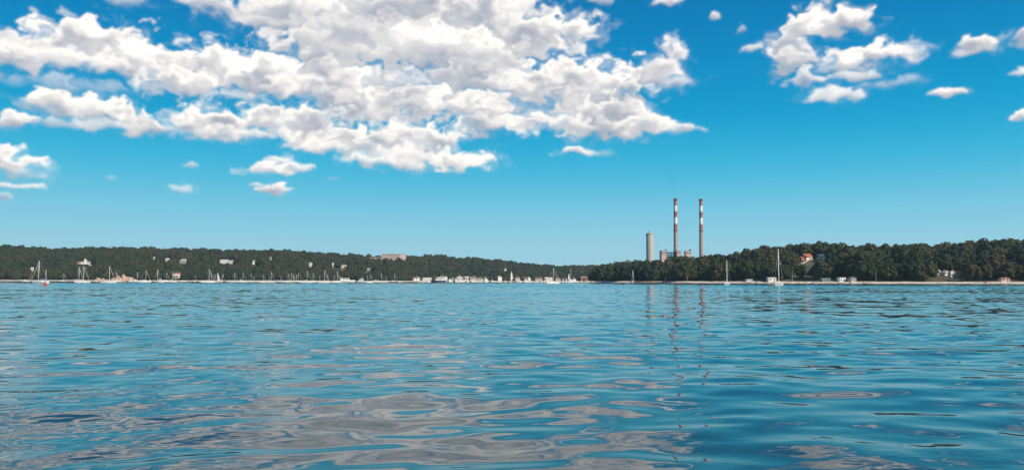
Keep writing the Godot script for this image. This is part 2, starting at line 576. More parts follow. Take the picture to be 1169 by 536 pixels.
func crown(seed_: int, wide: float, tall: float, lobes: int, tufts: int, pointed := false) -> ArrayMesh:
	var r := RandomNumberGenerator.new()
	r.seed = seed_
	var pos := PackedVector3Array()
	var nor := PackedVector3Array()
	var col := PackedColorArray()
	var balls := []
	for i in lobes:
		var k := (i + 0.5) / lobes
		var y := tall * (0.30 + 0.58 * k)
		var spread := wide * (0.62 * sqrt(maxf(0.0, 1.0 - pow(absf(k - 0.35) * 1.25, 2.0))))
		if pointed:
			spread = wide * 0.55 * (1.0 - k * 0.92)
		var a := i * 2.4 + r.randf() * 0.9
		var rad := wide * r.randf_range(0.24, 0.40) * (1.0 - k * 0.55 if pointed else 1.0)
		balls.append([Vector3(cos(a) * spread * r.randf_range(0.55, 1.0), y + r.randf_range(-0.05, 0.05) * tall, sin(a) * spread * r.randf_range(0.55, 1.0)), rad])
	for b in balls:
		var c: Vector3 = b[0]
		var rad: float = b[1]
		var warm := r.randf_range(0.88, 1.16)      # each branch of leaves has its own hue
		# the dense inside of a clump
		for f in [[0, 1, 2], [0, 2, 3], [0, 3, 4], [0, 4, 1], [5, 2, 1], [5, 3, 2], [5, 4, 3], [5, 1, 4]]:
			var o := [Vector3.UP, Vector3.RIGHT, Vector3.BACK, Vector3.LEFT, Vector3.FORWARD, Vector3.DOWN]
			var fn: Vector3 = (o[f[0]] + o[f[1]] + o[f[2]]).normalized()
			for q in f:
				pos.append(c + o[q] * rad * 0.86)
				nor.append((o[q] as Vector3 * 0.6 + fn * 0.4).normalized())
				col.append(Color(warm, 1.0, 2.0 - warm))
		var n := int(tufts * rad * rad / (wide * wide * 0.1))
		for i in n:
			var d := Vector3(r.randfn(), r.randfn() + 0.25, r.randfn()).normalized()
			var at := c + d * rad * r.randf_range(0.82, 1.14)
			var u := d.cross(Vector3(r.randfn(), r.randfn(), r.randfn())).normalized()
			var w := d.cross(u)
			d = (d + Vector3(r.randfn(), r.randfn(), r.randfn()) * 0.16).normalized()
			u = (u - d * u.dot(d)).normalized()
			w = d.cross(u)
			var s := wide * r.randf_range(0.055, 0.105)
			var hue := warm * r.randf_range(0.9, 1.12)
			var q := [at + u * s * 1.3, at + w * s, at - u * s * 1.2, at - w * s]
			for k in [0, 2, 1, 0, 3, 2]:
				pos.append(q[k])
				nor.append(d)
				col.append(Color(hue, 1.0, 2.0 - hue))
	var arr := []
	arr.resize(Mesh.ARRAY_MAX)
	arr[Mesh.ARRAY_VERTEX] = pos
	arr[Mesh.ARRAY_NORMAL] = nor
	arr[Mesh.ARRAY_COLOR] = col
	var m := ArrayMesh.new()
	m.add_surface_from_arrays(Mesh.PRIMITIVE_TRIANGLES, arr)
	return m

func limbs(tall: float) -> ArrayMesh:
	var st := SurfaceTool.new()
	st.begin(Mesh.PRIMITIVE_TRIANGLES)
	st.append_from(pole(Vector3(0, -1.5, 0), Vector3(0.1, tall * 0.42, 0), 0.34, 0.22, 7), 0, Transform3D())
	for i in 5:
		var a := i * 1.3 + 0.4
		st.append_from(pole(Vector3(0.1, tall * (0.26 + 0.03 * i), 0), Vector3(cos(a) * tall * 0.2, tall * (0.5 + 0.05 * i), sin(a) * tall * 0.2), 0.15, 0.05, 5), 0, Transform3D())
	return st.commit()

func leaf_paint(c: Color) -> StandardMaterial3D:
	var m := StandardMaterial3D.new()
	m.albedo_color = c.linear_to_srgb()
	m.vertex_color_use_as_albedo = true
	m.roughness = 0.8
	m.metallic_specular = 0.25
	m.backlight_enabled = true
	m.backlight = Color(0.16, 0.2, 0.1)
	return m

const LEAF := [Color(0.034, 0.049, 0.023), Color(0.054, 0.060, 0.026), Color(0.076, 0.068, 0.031), Color(0.080, 0.063, 0.035), Color(0.023, 0.040, 0.031)]
const LEAF_WORDS := ["dark green", "olive green", "yellow-green", "rust-tinged", "blue-green"]

func cleared(col: float, depth: float, top: float) -> bool:
	# ground that is kept open round a house, and the trees that were felled for its view of the harbour
	for c in clearings:
		if absf(col - c[0]) < c[1] + 5.5 / depth * LENS:
			if depth > c[2] - 9.0 and depth < c[2] + 9.0:
				return true
			if depth <= c[2] and level(c[0], c[3], depth) < top and depth > c[2] - c[4]:
				return true
	return false

func plant(ground: Callable, shore: Array, deep: Array, c0: float, c1: float, gap: float, first: Callable, reach: float, r: RandomNumberGenerator) -> Array:
	# [position, height, variant, tone, turn, inland share, column]
	var out := []
	var depth0 := 1e9
	var depth1 := 0.0
	for i in 60:
		var c := lerpf(c0, c1, i / 59.0)
		depth0 = minf(depth0, curve(shore, c))
		depth1 = maxf(depth1, curve(shore, c) + curve(deep, c) * reach)
	var d := depth0
	while d < depth1:
		var x := (c0 - MID) / LENS * d
		while x < (c1 - MID) / LENS * d:
			var dd := d + r.randf_range(-0.48, 0.48) * gap
			var xx := x + r.randf_range(-0.48, 0.48) * gap
			x += gap
			var col := xx / dd * LENS + MID
			var s := curve(shore, col)
			var share := (dd - s) / curve(deep, col)
			if share > reach or dd - s < first.call(col):
				continue
			var h: float = ground.call(col, dd)
			var size := r.randf_range(0.74, 1.12)
			if gap > 10.0:
				size = r.randf_range(0.68, 1.26) * (1.0 + 0.35 * bumps.get_noise_2d(xx * 1.6 - 900.0, dd * 1.6))
			if h < 1.0 or cleared(col, dd, h + 15.0 * size):
				continue
			var patch := bumps.get_noise_2d(xx * 0.5 + 300.0, dd * 0.5)
			var tone := 0
			var pick := (r.randf() * 0.75 + 0.1 if gap > 10.0 else r.randf() * 0.6 + 0.15) + patch * (0.9 if gap > 10.0 else 0.6)
			if pick < 0.10:
				tone = 4
			elif pick < 0.50:
				tone = 0
			elif pick < 0.78:
				tone = 1
			elif pick < 0.95:
				tone = 2
			else:
				tone = 3
			var variant := r.randi_range(0, 4)
			if tone == 4 and r.randf() < 0.4:
				variant = 5
			out.append([Vector3(xx, h, -dd), size, variant, tone, r.randf() * TAU, share, col])
		d += gap
	return out

func tree_place(col: float, crest: bool) -> String:
	var low := [[735, "at the shore beside the timber pier's far end"], [775, "at the shore behind the timber pier"], [850, "behind the beach between pier and flat shed"], [900, "behind the white gabled shore shed"], [952, "behind the grey-green shore building"], [1005, "behind the white beach house"], [1060, "behind the empty stretch of beach"], [1108, "below the cluster of hillside houses"], [3000, "behind the brown beach hut"]]
	var high := [[735, "on the crest below the concrete tower"], [790, "on the crest in front of the banded chimneys"], [850, "on the crest above the flat white shed"], [900, "on the crest above the white gabled shed"], [952, "on the crest above the terracotta roof"], [1005, "on the crest above the white beach house"], [1060, "on the crest above the empty beach"], [1108, "on the crest above the hillside house cluster"], [3000, "on the crest above the brown beach hut"]]
	for w in high if crest else low:
		if col < w[0]:
			return w[1]
	return ""

func wood(trees: Array) -> void:
	for variant in 6:
		var mine := trees.filter(func(t): return t[2] == variant)
		if mine.is_empty():
			continue
		var mm := MultiMesh.new()
		mm.transform_format = MultiMesh.TRANSFORM_3D
		mm.use_colors = true
		mm.mesh = wood_meshes[variant]
		mm.instance_count = mine.size()
		for i in mine.size():
			var t: Array = mine[i]
			mm.set_instance_transform(i, Transform3D(Basis(Vector3.UP, t[4]).scaled(Vector3(t[1], t[1] * (0.9 + 0.2 * sin(i * 1.7)), t[1])), t[0]))
			mm.set_instance_color(i, LEAF[t[3]].lerp(LEAF[(t[3] + 1) % 3], 0.6 * fposmod(i * 0.618, 1.0)))
		var o := MultiMeshInstance3D.new()
		o.name = numbered("woodland")
		o.multimesh = mm
		add_child(o)
		o.set_meta("kind", "stuff")
		tag(o, "dense broadleaf wood covering the hills round the harbour", "woodland")

func build_hills() -> void:
	bumps = FastNoiseLite.new()
	bumps.noise_type = FastNoiseLite.TYPE_SIMPLEX_SMOOTH
	bumps.frequency = 0.012
	bumps.fractal_octaves = 3
	bumps.seed = 31
	var soil := mottled(Color(0.050, 0.052, 0.024), Color(0.125, 0.105, 0.058), 0.03, 0.02, 0.95, 4)
	soil.uv1_world_triplanar = true
	var sand := mottled(Color(0.50, 0.42, 0.34), Color(0.72, 0.64, 0.54), 0.05, 0.05, 0.95, 6)
	sand.uv1_world_triplanar = true
	M.sand = sand
	M.soil = soil
	hill(far_ground, FAR_SHORE, FAR_DEEP, -260, 780, 4.0, soil)
	hill(near_ground, NEAR_SHORE, NEAR_DEEP, 668, 1420, 4.0, soil)
	var wet := mottled(Color(0.10, 0.075, 0.055), Color(0.20, 0.155, 0.12), 0.05, 0.05, 0.6, 7)
	wet.uv1_world_triplanar = true
	for side in [[far_ground, FAR_SHORE, -260, 780], [near_ground, NEAR_SHORE, 668, 1420]]:
		beach(side[0], side[1], side[2], side[3], "wet_sand", [-9.0, -2.0, 1.0, 3.4], 0.0, wet)
		beach(side[0], side[1], side[2], side[3], "beach", [2.4, 3.0, 5.0, 7.5, 10.0, 15.0], 0.30, sand)

func build_trees() -> void:
	trunk_mesh = limbs(13.0)
	for i in 6:
		var pointed := i == 5
		crown_meshes.append(crown(100 + i, 5.0 if pointed else [10.5, 9.0, 11.5, 8.5, 10.0][i], 15.0 if pointed else [13.0, 14.5, 12.0, 13.5, 11.5][i], 9 if pointed else 11 + i % 3, 62, pointed))
	var plain := leaf_paint(Color(1, 1, 1))
	var bark := paint(0.075, 0.06, 0.045, 0.95)
	for i in 6:
		var st := SurfaceTool.new()
		var whole := ArrayMesh.new()
		whole.add_surface_from_arrays(Mesh.PRIMITIVE_TRIANGLES, crown_meshes[i].surface_get_arrays(0))
		whole.surface_set_material(0, plain)
		whole.add_surface_from_arrays(Mesh.PRIMITIVE_TRIANGLES, trunk_mesh.surface_get_arrays(0))
		whole.surface_set_material(1, bark)
		wood_meshes.append(whole)
	var leaves := []
	for c in LEAF:
		leaves.append(leaf_paint(c))
	var r := RandomNumberGenerator.new()
	r.seed = 5
	var far := plant(far_ground, FAR_SHORE, FAR_DEEP, -250, 775, 9.5, func(c): return curve([[-260, 15], [440, 17], [480, 50], [675, 62], [690, 20], [780, 40]], c), 1.12, r)
	var near := plant(near_ground, NEAR_SHORE, NEAR_DEEP, 683, 1400, 10.5, func(_c): return 15.0, 1.15, r)
	# the trees of the near hill that show largest stand as trees of their own
	var seen := near.filter(func(t): return t[6] > 672 and t[6] < 1185)
	seen.sort_custom(func(a, b): return a[5] < b[5])
	var single := []
	var rest := near.filter(func(t): return t[6] <= 672 or t[6] >= 1185)
	for t in seen:
		var front: bool = t[5] < 0.24 and single.size() < 170
		var crest: bool = t[5] > 0.80 and t[5] < 1.04 and single.size() < 300
		if front or crest:
			single.append(t)
		else:
			rest.append(t)
	for t in single:
		var where := tree_place(t[6], t[5] > 0.7)
		var kind: String = ("tall " if t[1] > 1.08 else ("small " if t[1] < 0.84 else "")) + LEAF_WORDS[t[3]] + (" pointed conifer" if t[2] == 5 else " broadleaf tree")
		var o := thing("conifer_tree" if t[2] == 5 else "broadleaf_tree", t[0], t[4], "%s %s" % [kind, where], "tree", "%ss %s" % [kind, where])
		o.scale = Vector3.ONE * t[1]
		part("trunk", trunk_mesh, bark, o)
		part("crown", crown_meshes[t[2]], leaves[t[3]], o)
	# trees between the village houses
	for p in [[481, 44, "beside the long low white building"], [493, 20, "beside the big brown waterfront house"], [512, 20, "behind the marina yachts"], [520, 26, "behind the marina yachts"], [528.5, 24, "behind the marina yachts"], [536, 22, "behind the marina yachts"], [544, 24, "behind the marina yachts"], [559, 18, "at the end of the marina"], [563, 30, "at the end of the marina"], [565.5, 16, "beside the tall white gabled house"],
		[575, 16, "beside the tall white gabled house"], [578, 24, "beside the church"], [580, 20, "beside the church"], [587, 24, "beside the church"], [594.5, 18, "between the pinkish village houses"], [607, 18, "between the pinkish village houses"], [610, 26, "between the pinkish village houses"], [619.5, 22, "between the pinkish village houses"], [633, 20, "beside the white tower"], [641, 16, "beside the white tower"], [647, 30, "beside the white tower"], [659, 18, "beside the brick building"], [661, 30, "beside the brick building"], [679, 14, "beside the brick building"], [683, 18, "beside the brick building"]]:
		var d: float = curve(FAR_SHORE, p[0]) + p[1] + 22.0
		var tone := r.randi_range(0, 2)
		var label: String = LEAF_WORDS[tone] + " broadleaf tree " + p[2]
		var o := thing("broadleaf_tree", spot(p[0], d, far_ground(p[0], d)), r.randf() * TAU, label, "tree", label)
		o.scale = Vector3.ONE * r.randf_range(0.6, 0.95)
		part("trunk", trunk_mesh, bark, o)
		part("crown", crown_meshes[r.randi_range(0, 4)], leaves[tone], o)
	wood(far + rest)
	print("trees ", far.size(), " ", near.size(), " single ", single.size())

# ---------------------------------------------------------------- boats
func loft(stations: Array, cap := true) -> ArrayMesh:
	# stations: arrays of Vector3 rings of equal length, open at the top
	var st := SurfaceTool.new()
	st.begin(Mesh.PRIMITIVE_TRIANGLES)
	st.set_smooth_group(-1)
	for i in stations.size() - 1:
		var a: Array = stations[i]
		var b: Array = stations[i + 1]
		for j in a.size() - 1:
			quad(st, a[j], b[j], b[j + 1], a[j + 1])
	if cap:
		for e in [stations[0], stations[stations.size() - 1]]:
			for j in range(1, e.size() - 1):
				tri(st, e[0], e[j], e[j + 1])
	return done(st)

func hull_rings(length: float, beam: float, free: float, stern: float, sheer: float) -> Array:
	var rings := []
	for i in 11:
		var k := i / 10.0
		var x := (k - 0.5) * length
		var w := beam * 0.5 * (lerpf(stern, 1.0, smoothstep(0.0, 0.45, k)) if k < 0.45 else sqrt(maxf(0.0, 1.0 - pow((k - 0.45) / 0.55, 2.2))))
		w = maxf(w, 0.04)
		var top := free + sheer * pow(absf(k - 0.35) / 0.65, 2.0)
		var rake := 0.07 * length * maxf(0.0, k - 0.8) / 0.2
		rings.append([Vector3(x + rake, top, w), Vector3(x + rake * 0.4, top * 0.45, w * 0.93), Vector3(x, -0.05, w * 0.78), Vector3(x, -0.5, w * 0.35), Vector3(x, -0.5, -w * 0.35), Vector3(x, -0.05, -w * 0.78), Vector3(x + rake * 0.4, top * 0.45, -w * 0.93), Vector3(x + rake, top, -w)])
	return rings

func deck_of(rings: Array, drop: float) -> ArrayMesh:
	var st := flat_tool()
	for i in rings.size() - 1:
		var a: Array = rings[i]
		var b: Array = rings[i + 1]
		var n: int = a.size() - 1
		var o := Vector3(0, -drop, 0)
		quad(st, a[0] + o, a[n] + o, b[n] + o, b[0] + o)
	return done(st)

func wedge(x0: float, x1: float, w0: float, w1: float, y0: float, y1: float, rake0: float, rake1: float, narrow := 0.8) -> ArrayMesh:
	# a cabin: from x0 (stern) to x1 (bow), width w0 aft, w1 forward, sides leaning in
	var st := flat_tool()
	var a := [Vector3(x0, y0, w0), Vector3(x1, y0, w1), Vector3(x1, y0, -w1), Vector3(x0, y0, -w0)]
	var b := [Vector3(x0 + rake0, y1, w0 * narrow), Vector3(x1 - rake1, y1, w1 * narrow), Vector3(x1 - rake1, y1, -w1 * narrow), Vector3(x0 + rake0, y1, -w0 * narrow)]
	for i in 4:
		var j := (i + 1) % 4
		quad(st, a[i], b[i], b[j], a[j])
	quad(st, b[0], b[3], b[2], b[1])
	return done(st)

func sailboat(hullm: Material, cover: Material, ketch: bool, sail_up: bool, label: String) -> Node3D:
	var o := thing("sailboat", Vector3.ZERO, 0, label, "sailboat")
	var rings := hull_rings(10.4, 3.2, 1.0, 0.72, 0.35)
	part("hull", loft(rings), hullm, o)
	part("deck", deck_of(rings, 0.06), M.deck, o)
	part("boot_stripe", loft(hull_rings(10.2, 2.95, 0.14, 0.72, 0.0)), M.stripe, o)
	var c := part("cabin", wedge(-1.9, 2.6, 1.0, 0.75, 0.94, 1.55, 0.15, 0.7), M.white, o)
	for s in [1.0, -1.0]:
		for x in [-0.9, 0.1, 1.1]:
			part("window", box(0.6, 0.2, 0.05), M.glass, c, Vector3(x, 1.27, s * 0.86))
	part("cockpit_coaming", wedge(-4.4, -2.0, 0.95, 1.0, 0.94, 1.2, 0.0, 0.0, 0.95), M.white, o)
	part("mast", pole(Vector3(0.9, 0.9, 0), Vector3(0.8, 12.5, 0), 0.15, 0.11), M.spar, o)
	part("spreader", pole(Vector3(0.85, 7.6, -0.95), Vector3(0.85, 7.6, 0.95), 0.05, 0.05, 5), M.spar, o)
	part("boom", pole(Vector3(0.8, 2.2, 0), Vector3(-3.6, 2.3, 0), 0.08, 0.07), M.spar, o)
	part("furled_jib", pole(Vector3(5.2, 1.4, 0), Vector3(0.95, 12.0, 0), 0.09, 0.05, 6), M.sailcloth, o)
	part("backstay", pole(Vector3(-5.1, 1.2, 0), Vector3(0.8, 12.4, 0), 0.025, 0.025, 4), M.spar, o)
	for s in [1.0, -1.0]:
		part("shroud", pole(Vector3(0.7, 1.0, s * 1.5), Vector3(0.82, 11.6, 0), 0.022, 0.022, 4), M.spar, o)
	if sail_up:
		var st := flat_tool()
		var prev := []
		for i in 9:
			var k := i / 8.0
			var y := lerpf(2.45, 12.2, k)
			var w := 4.3 * pow(1.0 - k, 0.85)
			var row := []
			for j in 6:
				var t := j / 5.0
				row.append(Vector3(0.62 - w * t, y, 0.5 * sin(t * PI) * (1.0 - k * 0.6)))
			if prev:
				for j in 5:
					quad(st, prev[j], row[j], row[j + 1], prev[j + 1])
					quad(st, prev[j] + Vector3(0, 0, -0.04), prev[j + 1] + Vector3(0, 0, -0.04), row[j + 1] + Vector3(0, 0, -0.04), row[j] + Vector3(0, 0, -0.04))
			prev = row
		part("mainsail", done(st), M.sailcloth, o)
	else:
		part("furled_sail", pole(Vector3(0.6, 2.48, 0), Vector3(-3.5, 2.5, 0), 0.26, 0.16, 8), cover, o)
	if ketch:
		part("mizzen_mast", pole(Vector3(-3.7, 1.0, 0), Vector3(-3.8, 7.6, 0), 0.12, 0.09), M.spar, o)
		part("mizzen_boom", pole(Vector3(-3.7, 2.1, 0), Vector3(-6.0, 2.2, 0), 0.14, 0.1), cover, o)
	return o

func motor_yacht(hullm: Material, length: float, fly: bool, long_house: bool, label: String) -> Node3D:
	var o := thing("motor_yacht", Vector3.ZERO, 0, label, "motorboat")
	var b := length * 0.29
	var f := length * 0.115
	var rings := hull_rings(length, b, f, 0.86, f * 0.35)
	part("hull", loft(rings), hullm, o)
	part("deck", deck_of(rings, 0.05), M.deck, o)
	var x0 := -length * (0.40 if long_house else 0.28)
	var x1 := length * 0.24
	var y1 := f + length * 0.15
	var c := part("cabin", wedge(x0, x1, b * 0.36, b * 0.30, f - 0.06, y1, 0.2, length * 0.09, 0.86), M.white, o)
	var n := 5 if long_house else 3
	for s in [1.0, -1.0]:
		for i in n:
			var x := lerpf(x0 + 0.9, x1 - length * 0.12, (i + 0.5) / n)
			var w := (x1 - x0 - length * 0.16) / n * 0.8
			part("window", box(w, length * 0.05, 0.06), M.glass, c, Vector3(x, lerpf(f, y1, 0.62), s * b * 0.315))
	part("windscreen", wedge(x1 - length * 0.085, x1 - length * 0.02, b * 0.27, b * 0.25, lerpf(f, y1, 0.42), lerpf(f, y1, 0.86), 0.0, length * 0.04, 0.95), M.glass, c)
	if fly:
		var y2 := y1 + length * 0.075
		part("flybridge", wedge(x0 - length * 0.03, x1 - length * 0.13, b * 0.34, b * 0.27, y1 - 0.02, y2, 0.1, length * 0.07, 0.92), M.white, o)
		part("canopy", wedge(x0 + length * 0.04, x0 + length * 0.30, b * 0.28, b * 0.28, y2 + length * 0.09, y2 + length * 0.105, 0.05, 0.1, 0.95), M.white, o)
		for s in [1.0, -1.0]:
			for x in [x0 + length * 0.07, x0 + length * 0.27]:
				part("post", pole(Vector3(x, y2 - 0.3, s * b * 0.25), Vector3(x, y2 + length * 0.095, s * b * 0.25), 0.06, 0.06, 5), M.white, o)
		part("antenna", pole(Vector3(x0 + length * 0.1, y2 + length * 0.1, 0), Vector3(x0 + length * 0.08, y2 + length * 0.26, 0), 0.06, 0.03, 5), M.spar, o)
	else:
		part("radar_arch", wedge(x0 + 0.2, x0 + 0.9, b * 0.3, b * 0.3, y1 - 0.05, y1 + length * 0.05, 0.25, 0.15, 0.8), M.white, o)
		part("antenna", pole(Vector3(x0 + 0.5, y1 + 0.2, b * 0.2), Vector3(x0 + 0.2, y1 + length * 0.2, b * 0.2), 0.04, 0.02, 5), M.spar, o)
	part("rail", pole(Vector3(length * 0.44, f * 1.45 + 0.75, 0), Vector3(length * 0.1, f + 0.75, b * 0.44), 0.03, 0.03, 5), M.spar, o)
	return o

func dinghy(hullm: Material, label: String) -> Node3D:
	var o := thing("dinghy", Vector3.ZERO, 0, label, "dinghy")
	var rings := hull_rings(4.2, 1.7, 0.55, 0.8, 0.12)
	part("hull", loft(rings), hullm, o)
	part("floor", deck_of(rings, 0.3), M.deck, o)
	for x in [-0.9, 0.5]:
		part("thwart", box(0.28, 0.05, 1.4), M.timber, o, Vector3(x, 0.42, 0))
	part("outboard", box(0.3, 0.8, 0.28), M.dark, o, Vector3(-2.2, 0.5, 0))
	return o

func off_shore(col: float) -> String:
	var words := [[68, "beyond the red buoy"], [106, "below the white turreted house"], [160, "in front of the pale sandy bluff"], [198, "between the bluff and the red-roofed shore house"], [232, "off the red-roofed shore house"],
		[262, "close to the boat under sail"], [300, "below the long white hillside house"], [346, "below the steep-roofed white house"], [400, "below the beige gabled hillside house"], [432, "beside the tall flybridge yacht"], [470, "below the hospital on the hill"], [700, "off the village waterfront"], [780, "off the timber pier"], [2000, "off the sandy beach"]]
	for w in words:
		if col < w[0]:
			return w[1]
	return ""

func build_boats() -> void:
	M.white = paint(0.80, 0.79, 0.76, 0.35)
	M.navy = paint(0.02, 0.03, 0.07, 0.3)
	M.greenhull = paint(0.03, 0.09, 0.08, 0.35)
	M.palehull = paint(0.62, 0.68, 0.70, 0.35)
	M.deck = paint(0.66, 0.63, 0.56, 0.7)
	M.stripe = paint(0.05, 0.07, 0.14, 0.5)
	M.glass = paint(0.015, 0.02, 0.025, 0.08)
	M.spar = paint(0.72, 0.72, 0.70, 0.4)
	M.sailcloth = paint(0.82, 0.81, 0.78, 0.8)
	M.blue = paint(0.04, 0.09, 0.24, 0.85)
	M.tan = paint(0.42, 0.33, 0.22, 0.85)
	M.red = paint(0.42, 0.022, 0.03, 0.45)
	M.timber = mottled(Color(0.10, 0.07, 0.05), Color(0.22, 0.16, 0.12), 0.08, 0.3, 0.9, 12)
	M.dark = paint(0.03, 0.03, 0.035, 0.6)
	var kinds := [
		["white-hulled sailboat with blue sail cover moored", M.white, M.blue, false, false],
		["white-hulled sailboat with tan sail cover moored", M.white, M.tan, false, false],
		["dark-hulled sailboat with furled pale sail moored", M.navy, M.sailcloth, false, false],
		["white two-masted ketch with blue sail covers moored", M.white, M.blue, true, false],
		["sailboat with its white mainsail set", M.white, M.blue, false, true],
		["pale blue-grey sailboat with furled pale sail moored", M.palehull, M.sailcloth, false, false]]
	var made := {}
	# column, row of the masthead, kind, heading in degrees
	var fleet := [[46.5, 297.5, 3, 170], [73, 312, 2, 20], [90, 304.5, 2, -14], [95, 304, 1, 12], [124.5, 304, 0, 8], [133, 310, 1, 60], [157, 310, 5, 70], [166.5, 308, 1, 25], [181.5, 307, 0, 160], [190.5, 311, 5, 30], [197, 310, 1, 15], [223.5, 314, 2, 30],
		[238.5, 307, 0, 18], [241, 311, 1, 40], [245.5, 313, 5, 55], [250, 311, 4, 165], [254.5, 312, 2, 60], [268, 311, 0, 10], [277.5, 311, 1, 35], [286.5, 312, 0, 20], [290.5, 315, 5, 50], [301, 313, 1, 25], [308, 315, 2, 45], [309.8, 310.5, 0, 15], [321, 315, 5, 35],
		[329, 312, 0, 30], [332.5, 310.5, 1, 12], [335.5, 313, 5, 60], [338.7, 313, 2, 50], [340.8, 311, 0, 25], [350.5, 309, 1, 15], [357.5, 311.5, 0, 25], [365, 315, 5, 45], [370.5, 308, 0, 14], [374.5, 313, 2, 65], [381.5, 313, 1, 35], [385, 309.5, 0, 20], [387.4, 314, 5, 50],
		[419.5, 314.5, 0, 40], [423, 313, 1, 25], [435.5, 312, 0, 12], [441.5, 315, 5, 30], [450.5, 312, 2, 10], [631.5, 305.5, 1, 20], [723, 308, 2, 65], [830.5, 296.5, 5, 73], [889.5, 284, 0, 70]]
	for b in fleet:
		var col: float = b[0]
		var up: float = horizon(col) - b[1]
		var tall := 15.0 if up > 18 else (12.5 if up > 8 else 9.5)
		if col > 880:
			tall = 17.0
		var shore := curve(NEAR_SHORE if col > 690 else FAR_SHORE, col) - 24.0
		var d := minf((tall - EYE) * LENS / up, shore - 40.0 * fposmod(col * 0.37, 1.0))
		tall = up * d / LENS + EYE
		var kind: Array = kinds[b[2]]
		var label: String = kind[0] + " " + off_shore(col)
		if col > 880:
			label = "tall white sailboat lying end-on off the sandy beach"
		elif col > 800:
			label = "pale blue-grey sailboat lying end-on off the sandy beach"
		var o: Node3D
		if made.has(b[2]):
			o = again(made[b[2]], Vector3.ZERO, 0.0)
		else:
			o = sailboat(kind[1], kind[2], kind[3], kind[4], label)
			made[b[2]] = o
		o.position = spot(col - 0.6, d)
		o.rotation.y = deg_to_rad(b[3])
		o.scale = Vector3.ONE * (tall / 12.5)
		tag(o, label, "sailboat", "sailboats: " + label)
	# motor boats: column, length, kind, heading, distance in front of the shore
	var craft := [
		["small white motorboat with low cabin", M.white, 8.0, false, false],
		["white flybridge motor yacht with canopy", M.white, 14.0, true, false],
		["long low white motor yacht with row of windows", M.white, 22.0, false, true],
		["dark-hulled motor yacht with white upper deck", M.navy, 26.0, true, true]]
	var moored := [[30.5, 9.0, 0, 8, 60], [109, 8, 0, 170, 60], [136, 9, 0, 4, 50], [150, 8, 0, 15, 45], [170, 9, 0, 160, 45], [184, 11, 1, 8, 90], [210, 9, 0, 5, 40], [231, 8, 0, 20, 40], [247, 9, 0, 175, 60], [262, 8, 0, 12, 50], [276, 9, 1, 30, 60], [296, 9, 0, 8, 40], [316, 10, 0, 170, 40], [324, 9, 0, 8, 60],
		[346, 9, 0, 12, 60], [362, 8, 0, 20, 50], [396, 25, 2, 4, 60], [412, 16, 1, 172, 90], [430, 13, 0, 6, 60], [456, 9, 0, 8, 60], [482, 9, 0, 8, 60], [501, 27, 3, 178, 70], [508, 17, 1, 60, 45], [514, 14, 1, 50, 50], [519.5, 16, 1, 120, 40], [525, 15, 1, 70, 50], [529.5, 18, 2, 10, 45], [534, 13, 1, 60, 60], [538.5, 12, 0, 110, 50], [543, 15, 1, 75, 40],
		[547, 9, 0, 20, 90], [551, 14, 1, 60, 40], [556, 16, 1, 30, 45], [560, 12, 0, 150, 50], [566, 9, 0, 20, 70], [583, 8, 0, 90, 100], [601, 14, 1, 30, 45], [606, 11, 0, 20, 40], [613, 10, 0, 50, 40], [619, 12, 1, 70, 40], [627, 15, 1, 10, 60], [637, 12, 0, 5, 60], [652, 16, 1, 30, 60], [658, 13, 0, 10, 50], [664, 10, 0, 80, 40], [672, 12, 0, 8, 40], [489, 9, 0, 30, 40], [512, 8, 0, 140, 75], [522, 9, 0, 20, 80], [532, 8, 0, 160, 85], [541, 9, 0, 30, 80], [554, 8, 0, 60, 80], [563, 10, 1, 20, 40], [571, 8, 0, 10, 60], [577, 9, 1, 60, 45], [589, 9, 0, 150, 50], [594, 11, 1, 30, 40], [610, 8, 0, 100, 60], [623, 9, 0, 20, 70], [643, 11, 1, 60, 45], [647, 8, 0, 20, 70]]
	var proto := {}
	for b in moored:
		var col: float = b[0]
		var kind: Array = craft[b[2]]
		var where := off_shore(col)
		if col > 486 and col < 505:
			where = "in front of the brown gabled waterfront house"
		elif col > 505 and col < 530:
			where = "at the marina beside the dark-hulled yacht"
		elif col >= 530 and col < 562:
			where = "at the marina between the dark-hulled yacht and the church"
		elif col >= 562 and col < 600:
			where = "in front of the white church"
		elif col >= 600 and col < 642:
			where = "at the quay between the church and the white tower"
		elif col >= 642 and col < 680:
			where = "in front of the flat brick building"
		var label: String = kind[0] + " " + where
		var o: Node3D
		if proto.has(b[2]):
			o = again(proto[b[2]], Vector3.ZERO, 0.0)
		else:
			o = motor_yacht(kind[1], kind[2], kind[3], kind[4], label)
			proto[b[2]] = o
		o.position = spot(col, curve(FAR_SHORE, col) - b[4])
		o.rotation.y = deg_to_rad(b[3])
		o.scale = Vector3.ONE * (b[1] / kind[2])
		tag(o, label, "motorboat", "motorboats: " + label)
	# dinghies drawn up on the near beach
	var first: Node3D = null
	for b in [[866, 30, "beside the white shore shed"], [905, 8, "below the path to the red-roofed house"], [913, 160, "below the path to the red-roofed house"], [922.5, 20, "near the grey-green shore building"], [929, 70, "near the grey-green shore building"], [974, 10, "in front of the grey shore shed"], [988, 150, "in front of the grey shore shed"], [733, 20, "beside the timber pier"], [1128, 15, "beside the brown beach hut"]]:
		var label: String = "small white dinghy drawn up on the sand " + b[2]
		var d := curve(NEAR_SHORE, b[0]) + 5.0
		var at := spot(b[0], d, near_ground(b[0], d) + 0.35)
		var o: Node3D
		if first == null:
			o = dinghy(M.white, label)
			first = o
		else:
			o = again(first, at, 0.0)
		o.position = at
		o.rotation.y = deg_to_rad(b[1])
		o.scale = Vector3.ONE * 1.15
		tag(o, label, "dinghy", "dinghies on the beach: " + b[2])
	# the red buoy
	var d := 262.0
	var o := thing("buoy", spot(52.2, d), 0.3, "red conical buoy floating alone on the open water", "buoy")
